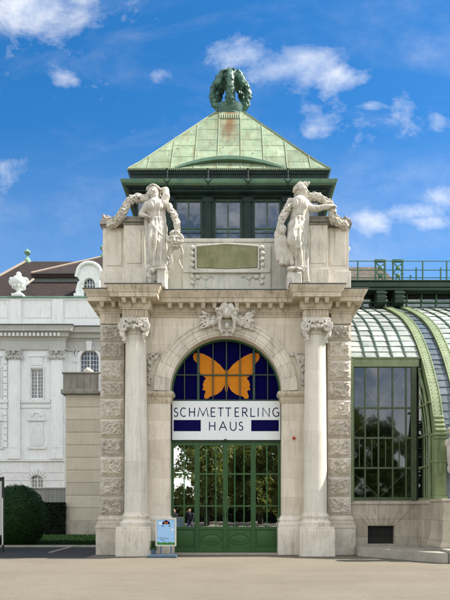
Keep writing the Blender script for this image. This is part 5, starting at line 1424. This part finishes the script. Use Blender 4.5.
# ================================================================== ANNEX wing between palace and portal
AD = 40.; AY = AD - D0
an = thing('annex_building', 'narrow beige stone annex with horizontal joints and a weathered grey parapet', 'building', (PX(84, AD), AY, 0))
x0, x1 = PX(65.5, AD), PX(150, AD); zt_ = PZ(394.5, AD); zp_ = PZ(520.5, AD)
mb = MB(); n = 10; zs = [zp_ + (zt_ - zp_) * k / n for k in range(n + 1)]
for a, b in zip(zs, zs[1:]): mb.box(x0, x1, AY, AY + 6, a + .012, b - .012, .03); mb.tone(R.uniform(-.10, .05))
mb.box(x0 + .06, x1 - .06, AY + .05, AY + 5.9, zp_, zt_); aw = mb.build('wall', 'annex', an)
mb = MB(); mb.box(x0 - .12, x1, AY - .12, AY + 6, 0, zp_ + .0, .03); mb.build('plinth', 'annex_base', an)
mb = MB(); mb.box(x0 - .25, x1, AY - .25, AY + 6, zt_ + .005, zt_ + .30, .05); mb.box(x0 - .12, x1, AY - .1, AY + .5, zt_ + .30, PZ(374, AD)); mb.box(x0 - .2, x1, AY - .18, AY + .6, PZ(374, AD), PZ(372.3, AD), .03)
for k in range(6): mb.box(x0 + .3 + .42 * k, x0 + .36 + .42 * k, AY - .13, AY - .098, zt_ + .4, PZ(375, AD))
mb.build('parapet', 'parapet', an)
b = P(88, 372.4, AD + .2); mb = MB(); mb.cap([b + Vector((-.25, 0, 0)), b + Vector((0, 0, .12)), b + Vector((.25, 0, .02))], [.12, .2, .12]); mb.build('parapet_ornament', 'statue', an, 60)
b = P(100.5, 384, AD - .2); mb = MB(); mb.box(b.x - .1, b.x + .14, AY - .3, AY - .1, b.z - .5, b.z + .6, .03); mb.build('wall_lantern', 'palace_trim', an)

# ================================================================== garden: lawn, kerbs, hedge, clipped bush, fence, display board
def ground_y(py): return CZ * F / (py - 510) - D0
yb, yf = AY + 3, ground_y(547.2)
tag(MB().box(-34, PX(103, 27), yf, yb, .005, .05).build('lawn_ground', 'soil', None), kind='structure')
mb = MB(); rg = random.Random(4)
for k in range(26000):
    x = rg.uniform(-15, -4.6); y = rg.uniform(yf + .05, AY - .3); h = rg.uniform(.04, .11); a = rg.uniform(0, pi); w_ = .012
    d = Vector((cos(a), sin(a), 0)) * w_ * 2; l_ = Vector((rg.gauss(0, .03), rg.gauss(0, .03), h)); p = Vector((x, y, .045)); mb.face((p - d, p + d, p + l_))
tag(mb.build('grass', 'grass', None), 'short dark green grass of the shaded lawn', 'grass', None, 'stuff')
mb = MB(); mb.box(-34, PX(103, 26.5), yf - .14, yf - .003, 0, .10, .015)
mb.prism([(PX(51, 24.3), ground_y(553)), (PX(54, 24.3), ground_y(552.6)), (PX(66, 26.5), yf - .15), (PX(63, 26.5), yf - .15)], .004, .03, 'xy')
tag(mb.build('kerb', 'kerb', None), kind='structure')
M['path'] = varied('shade_dark_asphalt', (.040, .040, .037), (.028, .028, .027), 1.4, .9, None, 0, .3, 60)
tag(MB().box(-34, -4.86, -1.45, yf - .145, -.3, .004).build('path', 'path', None), kind='structure')  # added dark strip inside the portal's shadow, shade put into its colour
def bush(name, label, cat, c, r, n, leaf, mat, flat=.12, boxy=1., group=None):
    t = thing(name, label, cat, (c[0], c[1], 0), group); rb = random.Random(int(abs(c[0]) * 100))
    mb = MB(); mb.ell((c[0], c[1], c[2]), (r[0] * .93, r[1] * .93, r[2] * .95), None, 4)
    for v in mb.bm.verts:
        if v.co.z < .02: v.co.z = .02
    mb.build('inner_mass', mat, t, 60)
    pts, ns = [], []
    for k in range(n):
        d = Vector((rb.gauss(0, 1), rb.gauss(0, 1), rb.gauss(0, 1))).normalized()
        q = 1 - flat * rb.random() ** 2 + .035 * noise.noise(d * 4) + .03 * noise.noise(d * 11) + (.05 * rb.random() if rb.random() < .06 else 0)
        p = Vector((c[0] + d.x * r[0] * q, c[1] + d.y * r[1] * q, c[2] + d.z * r[2] * q))
        if p.z < .03: continue
        pts.append(p); ns.append(d)
    mb = MB(); mb.leaves(pts, leaf, rb, ns); mb.build('leaves', mat, t); return t
bd = 28.5; bx = PX(17, bd)
bush('clipped_bush', 'large rounded clipped dark green bush on the lawn at the left', 'bush', (bx, bd - D0, 1.30), (1.36, 1.36, 1.52), 16000, .045, 'leaf')
# dark hedge behind
t = thing('hedge', 'dark square cut hedge in front of the grey board fence', 'hedge', (-14, 19.5, 0)); rb = random.Random(9)
hx0, hx1, hy0, hy1, hz = -30., PX(66.5, 40), 16.6, 18.4, PZ(502.5, 40)
mb = MB(); mb.box(hx0 + .08, hx1 - .08, hy0 + .1, hy1, .02, hz - .08); mb.build('inner_mass', 'leaf_hedge', t)
pts, ns = [], []
for k in range(14000):
    if rb.random() < .75: pts.append((rb.uniform(-16, hx1), hy0 + .12 * rb.random(), rb.uniform(.05, hz))); ns.append(Vector((0, -1, .2)))
    elif rb.random() < .7: pts.append((rb.uniform(-16, hx1), rb.uniform(hy0, hy1), hz - .1 * rb.random())); ns.append(Vector((0, 0, 1)))
    else: pts.append((hx1 - .1 * rb.random(), rb.uniform(hy0, hy1), rb.uniform(.05, hz))); ns.append(Vector((1, 0, 0)))
mb = MB(); mb.leaves(pts, .07, rb, ns); mb.build('leaves', 'leaf_hedge', t)
fy = 44.5 - D0
mb = MB(); mb.box(-40, PX(68, 44.5), fy, fy + .12, 0, PZ(489, 44.5))
fe = mb.build('board_fence', 'grey_board', None); tag(fe, 'pale grey board fence below the palace windows behind the hedge', 'fence')
mb = MB(); mb.box(-40, PX(68.2, 44.5), fy - .06, fy + .16, PZ(489, 44.5), PZ(487.6, 44.5)); mb.build('top_rail', 'grey_board', fe)
# display board cut by the left edge of the picture
dD = 24.4; dx0, dx1 = PX(-30, dD), PX(4, dD); dyy = dD - D0
db_ = thing('display_board', 'dark framed display board on thin posts at the left edge', 'display board', ((dx0 + dx1) / 2, dyy, 0))
mb = MB()
for x in (dx0 + .035, dx1 - .035): mb.box(x - .035, x + .035, dyy - .04, dyy + .04, 0, PZ(477, dD), .006)
mb.box(dx0 + .07, dx1 - .07, dyy - .04, dyy + .04, PZ(481, dD), PZ(477.2, dD)); mb.box(dx0 + .07, dx1 - .07, dyy - .04, dyy + .04, PZ(538, dD), PZ(535, dD)); mb.build('frame', 'black', db_)
mb = MB(); mb.box(dx0 + .07, dx1 - .07, dyy - .02, dyy + .02, PZ(535, dD), PZ(481, dD)); mb.build('panel', 'frieze', db_)
mb = MB(); mb.box(dx1 - .069, dx1 - .02, dyy - .045, dyy - .041, PZ(545, dD), PZ(498, dD)); mb.build('trim', 'poster_frame', db_)

# ================================================================== poster stand beside the door
pD = 21.75; py_ = pD - D0
ps = thing('poster_stand', 'white framed poster stand with a light blue poster at the foot of the left column', 'poster stand', (PX(164, pD), py_, 0))
fx0, fx1, fz0, fz1 = PX(155.6, pD), PX(176.2, pD), PZ(546.2, pD), PZ(518.2, pD)
mb = MB(); w_ = .05
for q in ((fx0, fx0 + w_, fz0, fz1), (fx1 - w_, fx1, fz0, fz1), (fx0 + w_, fx1 - w_, fz0, fz0 + w_), (fx0 + w_, fx1 - w_, fz1 - w_, fz1)): mb.box(q[0], q[1], py_ - .03, py_ + .03, q[2], q[3], .006)
mb.build('frame', 'poster_frame', ps)
ix0, ix1, iz0, iz1 = fx0 + w_, fx1 - w_, fz0 + w_, fz1 - w_
mb = MB(); mb.box(ix0 - .005, ix1 + .005, py_ - .012, py_ + .012, iz0 - .005, iz1 + .005); po = mb.build('poster', 'poster_blue', ps)
mb = MB(); mb.prism([(ix0 + (ix1 - ix0) * k / 24, iz0 + .085 + .025 * sin(k * 2.3) + .012 * sin(k * 7.1)) for k in range(25)][::-1] + [(ix0, iz0), (ix1, iz0)], py_ - .016, py_ - .0125); mb.build('grass_print', 'poster_green', po)
pc_ = PX(166.2, pD); pz_ = PZ(524.2, pD)
mb = MB(); mb.prism(arc(pc_, pz_, .135, 0, pi, 24), py_ - .0165, py_ - .0125); mb.build('arch_print', 'navy_sign', po)
mb = MB()
for s_ in (-1, 1): mb.prism([(pc_ + s_ * .004, pz_ + .05), (pc_ + s_ * .06, pz_ + .105), (pc_ + s_ * .075, pz_ + .07), (pc_ + s_ * .05, pz_ + .045), (pc_ + s_ * .055, pz_ + .012), (pc_ + s_ * .02, pz_ + .012)], py_ - .0195, py_ - .0168)
mb.build('butterfly_print', 'orange', po)
for s_ in (-1, 1): MB().box(pc_ + s_ * .12 - .035, pc_ + s_ * .12 + .035, py_ - .0165, py_ - .0125, pz_ - .075, pz_ - .048).build('bar_print', 'navy_sign', po)
for (u, v, r_) in ((.18, .86, .06), (.88, .60, .045)): mb = MB(); mb.ell((ix0 + (ix1 - ix0) * u, py_ - .0135, iz0 + (iz1 - iz0) * v), (r_, .0025, r_ * .9), None, 2); mb.build('light_spot_print', 'poster_white', po, 60)
mb = MB(); mb.tube([(ix0 + .03, py_ - .014, iz0 + .24), (ix0 + .2, py_ - .014, iz0 + .25), (ix0 + .42, py_ - .014, iz0 + .20)], .006, 5)
for k in range(3): mb.ell((ix0 + .14 + .05 * k, py_ - .014, iz0 + .19 - .015 * k), (.028, .002, .014), None, 1)
mb.build('insect_print', 'cloth_blue', po)
mb = MB(); mb.prism([(PX(148, pD), .0), (PX(177.5, pD), .0), (PX(177, pD), .10), (PX(149, pD), .10)], py_ - .32, py_ + .32, 'xz', .02)
for q in (.25, .75): x = fx0 + (fx1 - fx0) * q; mb.box(x - .025, x + .025, py_ - .02, py_ + .02, .09, fz0 + .01)
mb.build('base', 'stand', ps)
t = thing('shrub', 'small low green shrub beside the poster stand at the column foot', 'shrub', (PX(153, pD), py_ + .08, 0))
mb = MB(); rb = random.Random(2); c = Vector((PX(153, pD), py_ + .12, .40)); mb.leaves([c + Vector((rb.gauss(0, .055), rb.gauss(0, .05), rb.uniform(-.16, .16))) for k in range(420)], .035, rb); mb.build('foliage', 'leaf_plant', t)
mb = MB(); mb.lathe([(.07, .10), (.10, .26), (.11, .28), (.09, .285), (.001, .27)], c.x, c.y, 16); mb.build('pot', 'stand', t, 40)

# ================================================================== far building right, street trees and walkers behind the viewer
fd = 70.; fb = thing('distant_building', 'distant building with a mottled grey brown hipped roof behind the greenhouse railing', 'building', (PX(360, fd), fd - D0, 0))
za, zb_ = PZ(269.5, fd + 3), PZ(292, fd); xa, xb, xc = PX(180, fd), PX(381, fd + 3), PX(402, fd)
mb = MB(); mb.box(xa, xc - .4, fd - D0, fd - D0 + 14, 0, zb_ - .01); mb.build('wall', 'annex', fb)
mb = MB(); y0 = fd - D0 - .5
V = [mb.bm.verts.new(q) for q in ((xa, y0, zb_), (xc, y0, zb_), (xc, y0 + 15, zb_), (xa, y0 + 15, zb_), (xa + 2, y0 + 3, za), (xb, y0 + 3, za + .1), (xb, y0 + 12, za + .1), (xa + 2, y0 + 12, za))]
for f in ((0, 1, 5, 4), (1, 2, 6, 5), (2, 3, 7, 6), (3, 0, 4, 7), (4, 5, 6, 7), (3, 2, 1, 0)): mb.bm.faces.new([V[i] for i in f])
mb.build('roof', 'tiles_far', fb)
def tree(x, y, h, rnd, label, src=None):
    t = thing('street_tree', label, 'tree', (x, y, 0), 'street trees opposite, mirrored in the glass doors')
    if src:
        for ch in list(src.children):
            c = ch.copy(); COL.objects.link(c); c.parent = t; c.scale = (h / 14,) * 3; c.rotation_euler = (0, 0, 0)
        t.rotation_euler = (0, 0, rnd.uniform(0, 6)); return t
    mb = MB(); mb.tube([(x, y, 0), (x + .1, y, 2), (x, y + .1, 4.5), (x + .1, y, h * .6)], [.36, .28, .24, .12], 10)
    cl_ = []
    for k in range(32):
        a = rnd.uniform(0, 6.28); r = rnd.uniform(.6, 3.9); z = h * rnd.uniform(.17, .92); q = Vector((x + r * cos(a), y + r * sin(a), z)); cl_.append((q, rnd.uniform(1.0, 1.9)))
        mb.tube([(x, y, max(2.5, z - 2.2)), ((x + q.x) / 2, (y + q.y) / 2, z - .8), q], [.10, .07, .03], 6)
    mb.build('trunk', 'bark', t, 50)
    pts = []
    for q, r in cl_:
        for k in range(330):
            d = Vector((rnd.gauss(0, 1), rnd.gauss(0, 1), rnd.gauss(0, .8))).normalized(); pts.append(q + d * r * rnd.random() ** .28)
    MB().leaves(pts, .27, rnd).build('crown', 'leaf_tree', t); return t
rt = random.Random(33)
lab = ['leafy street tree reflected in the left side light of the green doors', 'leafy street tree reflected in the left door leaf', 'broad leafy street tree reflected in the middle of the doors', 'leafy street tree reflected in the right door leaf', 'leafy street tree reflected in the right side light', 'leafy street tree reflected in the greenhouse front', 'tall leafy street tree reflected behind the others']
t0 = tree(3.2, -50, 14, rt, lab[2])
for (x, y, h), l_ in zip(((-10.2, -58, 9.5), (-2.8, -43, 13.), (7.8, -42, 14.5), (12.5, -57, 15), (18, -49, 13), (6.0, -64, 20), (.2, -70, 20)), (lab[0], lab[1], lab[3], lab[4], lab[5], lab[6], 'tall leafy street tree reflected behind the left door leaf')): tree(x, y, h, rt, l_, t0)
t = thing('street_hedge', 'long dark hedge across the street, mirrored low in the green doors', 'hedge', (0, -60, 0)); rb = random.Random(14)
mb = MB(); mb.box(-30, 34, -60.8, -59.6, .02, 3.0); mb.build('inner_mass', 'leaf_hedge', t)
mb = MB(); mb.leaves([(rb.uniform(-30, 34), -59.5 - .2 * rb.random(), 3.3 * rb.random()) for k in range(9000)], .16, rb); mb.build('leaves', 'leaf_tree', t)
def person(x, y, face, label, cloth, legs, step):
    t = thing('person', label, 'person', (x, y, 0)); m = Matrix.Rotation(face, 3, 'Z')
    def q(a, b, c): return Vector((x, y, 0)) + m @ Vector((a, b, c))
    mb = MB(); mb.ell(q(0, 0, 1.62), (.075, .095, .115), m); mb.ell(q(0, -.095, 1.61), (.015, .025, .02), m, 1); mb.cap([q(0, .01, 1.52), q(0, .01, 1.44)], .055, 8)
    for s_ in (-1, 1):
        mb.cap([q(s_ * .19, .02, 1.39), q(s_ * .23, .03 + .1 * s_ * step, 1.12), q(s_ * .23, -.06 + .25 * s_ * step, .88)], [.055, .045, .035], 8)
        mb.ell(q(s_ * .23, -.07 + .28 * s_ * step, .81), (.03, .04, .07), m, 2); mb.ell(q(s_ * .07, 0, 1.61), (.012, .02, .03), m, 1)
        for k in range(4): mb.cap([q(s_ * .23, -.10 + .02 * k + .28 * s_ * step, .77), q(s_ * .225, -.105 + .02 * k + .28 * s_ * step, .71)], .009, 5)
        mb.cap([q(s_ * .21, -.11 + .28 * s_ * step, .82), q(s_ * .20, -.13 + .28 * s_ * step, .77)], .011, 5)
        mb.cap([q(s_ * .09, 0, .92), q(s_ * .10, -.04 - .16 * s_ * step, .50), q(s_ * .10, .02 - .3 * s_ * step, .10)], [.085, .06, .042], 8); mb.ell(q(s_ * .10, -.05 - .3 * s_ * step, .05), (.045, .125, .045), m, 1)
    mb.cap([q(0, .01, 1.36), q(0, .01, 1.15), q(0, .01, .95)], [.13, .125, .135], 10)
    mb.fuse('body', 'skin', t, .014, 1)
    mb = MB(); mb.cap([q(-.13, .02, 1.38), q(.13, .02, 1.38)], .095, 8); mb.cap([q(0, .01, 1.36), q(0, .01, 1.15), q(0, .01, .93)], [.16, .155, .165], 10)
    for s_ in (-1, 1): mb.cap([q(s_ * .19, .02, 1.39), q(s_ * .23, .03 + .1 * s_ * step, 1.12), q(s_ * .23, -.06 + .25 * s_ * step, .90)], [.075, .062, .05], 8)
    mb.fuse('jacket', cloth, t, .018, 1)
    mb = MB()
    for s_ in (-1, 1): mb.cap([q(s_ * .09, 0, .93), q(s_ * .10, -.04 - .16 * s_ * step, .50), q(s_ * .10, .02 - .3 * s_ * step, .12)], [.115, .085, .062], 8)
    mb.cap([q(-.05, 0, .93), q(.05, 0, .93)], .12, 8); mb.fuse('trousers', legs, t, .018, 1)
    mb = MB(); mb.ell(q(0, .025, 1.66), (.085, .095, .09), m); mb.fuse('hair', 'hair', t, .016, 1)
person(-2.75, -18.6, radians(200), 'person in a dark jacket walking past, mirrored in the left door leaf', 'cloth_dark', 'cloth_blue', .8)
person(-3.75, -17.2, radians(170), 'person in dark clothes standing, mirrored in the left side light', 'cloth_dark', 'cloth_dark', .15)

CLOUDS = [(26, 6, 46, 24, 1.2), (80, -4, 22, 11, .75), (160, 73, 17, 11, .50), (62, 79, 16, 11, .60), (6, 172, 22, 20, .6), (246, 54, 36, 17, .95), (290, 66, 52, 21, 1.1), (335, 76, 32, 14, .9),
          (312, 126, 16, 14, .58), (372, 105, 18, 8, .52), (437, 124, 20, 13, .66), (405, 100, 16, 18, .52), (372, 222, 20, 13, .75), (418, 212, 36, 10, .74), (444, 196, 28, 12, .76), (430, 222, 32, 10, .75)]
SKY_SAT, SKY_VAL, SKY_STR, CLV, EXPO = 1.36, .385, .12, 2.4, 2.05
tag(MB().box(-160, 160, -160, 220, -.4, 0).build('ground', 'ground', None), kind='structure')

# ================================================================== camera, light, sky
cam = bpy.data.cameras.new('camera'); co = bpy.data.objects.new('camera', cam); COL.objects.link(co)
co.location = (CX, -D0, CZ); co.rotation_euler = (pi / 2, 0, 0)
cam.sensor_fit = 'VERTICAL'; cam.sensor_height = 36; cam.sensor_width = 27; cam.lens = 36 * F / 600
cam.shift_x = -11 / 600; cam.shift_y = 210 / 600; cam.clip_end = 3000; cam.clip_start = .1
scene.camera = co
EL, AZ = radians(49), radians(5.5)        # sun height; degrees behind the facade plane, from the right
sd = Vector((cos(EL) * cos(AZ), cos(EL) * sin(AZ), sin(EL)))
sl = bpy.data.lights.new('sun', 'SUN'); so = bpy.data.objects.new('sun', sl); COL.objects.link(so)
so.rotation_euler = (-sd).to_track_quat('-Z', 'Y').to_euler(); so.location = (30, 5, 40)
sl.energy = 2.7; sl.angle = radians(.5); sl.color = (1, .95, .86)
w = bpy.data.worlds.new('World'); scene.world = w; w.use_nodes = True
nt = w.node_tree; nt.nodes.clear(); g = N(nt)
sky = g.n('ShaderNodeTexSky'); sky.sky_type = 'NISHITA'; sky.sun_disc = False
sky.sun_elevation = EL; sky.sun_rotation = pi / 2 - AZ; sky.altitude = 200; sky.air_density = 1.; sky.dust_density = .35; sky.ozone_density = 3.
tc = g.n('ShaderNodeTexCoord'); sp = g.n('ShaderNodeSeparateXYZ'); g.l(tc.outputs['Generated'], sp.inputs[0])
ay = g.math('MAXIMUM', g.math('ABSOLUTE', sp.outputs[1]), .05)
u = g.math('DIVIDE', sp.outputs[0], ay); v = g.math('DIVIDE', sp.outputs[2], ay)
cb = g.n('ShaderNodeCombineXYZ'); g.l(u, cb.inputs[0]); g.l(v, cb.inputs[1]); g.l(g.math('MULTIPLY', g.math('SIGN', sp.outputs[1]), 3.), cb.inputs[2])
def cl(px, py): return ((px - 236) / F, (510 - py) / F)
acc = None
for px, py, rx, ry, amt in CLOUDS:
    a, b = cl(px, py)
    du = g.math('DIVIDE', g.math('SUBTRACT', u, a), rx / F); dv = g.math('DIVIDE', g.math('SUBTRACT', v, b), ry / F)
    r2 = g.math('ADD', g.math('MULTIPLY', du, du), g.math('MULTIPLY', dv, dv))
    e = g.math('MULTIPLY', g.math('POWER', 2.718, g.math('MULTIPLY', r2, -1.)), amt)
    acc = e if acc is None else g.math('MAXIMUM', acc, e)
acc = g.math('MAXIMUM', acc, g.math('MULTIPLY', g.math('LESS_THAN', sp.outputs[1], 0.), .68))   # unseen cloud cover added behind the viewer to light the facade
mp = g.n('ShaderNodeMapping'); mp.inputs['Scale'].default_value = (1, 1.25, 1); g.l(cb.outputs[0], mp.inputs[0])
n1 = g.noise(8.5, 12, .66, mp.outputs[0], .18)
mp2 = g.n('ShaderNodeMapping'); mp2.inputs['Scale'].default_value = (1, 2.2, 1); mp2.inputs['Rotation'].default_value = (0, 0, -.4); g.l(cb.outputs[0], mp2.inputs[0])
n2 = g.noise(3.2, 6, .6, mp2.outputs[0], .6)
dens = g.math('ADD', g.math('MULTIPLY', acc, .60), g.math('MULTIPLY', g.math('SUBTRACT', n1, .5), 1.5))
c1 = g.ramp(dens, .15, .84, 0, 1)
veil = g.math('MULTIPLY', g.ramp(n2, .47, .80, 0, .26), g.ramp(n1, .35, .65))
veil = g.math('ADD', veil, g.ramp(v, .62, .30, 0, .14))              # pale haze low in the sky
cf = g.math('MAXIMUM', g.math('MULTIPLY', c1, c1 if False else 1.0), veil)
cf = g.math('MULTIPLY', cf, .9)
hue = g.n('ShaderNodeHueSaturation'); hue.inputs['Saturation'].default_value = SKY_SAT; hue.inputs['Value'].default_value = SKY_VAL; g.l(sky.outputs[0], hue.inputs['Color'])
shade = g.mix(g.ramp(n1, .42, .62), (CLV * .80, CLV * .86, CLV * .95), (CLV, CLV, CLV))
back = g.math('LESS_THAN', sp.outputs[1], 0.)
shade = g.mix(back, shade, (8.2, 7.7, 7.0))                       # added clouds behind the viewer, brightened to fill the shaded facade
colr = g.mix(cf, hue.outputs[0], shade)
bg = g.n('ShaderNodeBackground'); bg.inputs['Strength'].default_value = SKY_STR; g.l(colr, bg.inputs[0])
wo = g.n('ShaderNodeOutputWorld'); g.l(bg.outputs[0], wo.inputs[0])
vs = scene.view_settings; vs.view_transform = 'Standard'; vs.look = 'None'; vs.exposure = EXPO; vs.gamma = 1; vs.use_curve_mapping = False
scene.render.resolution_x = 768; scene.render.resolution_y = 1024
scene.cycles.max_bounces = 8; scene.cycles.transparent_max_bounces = 12; scene.cycles.use_denoising = True
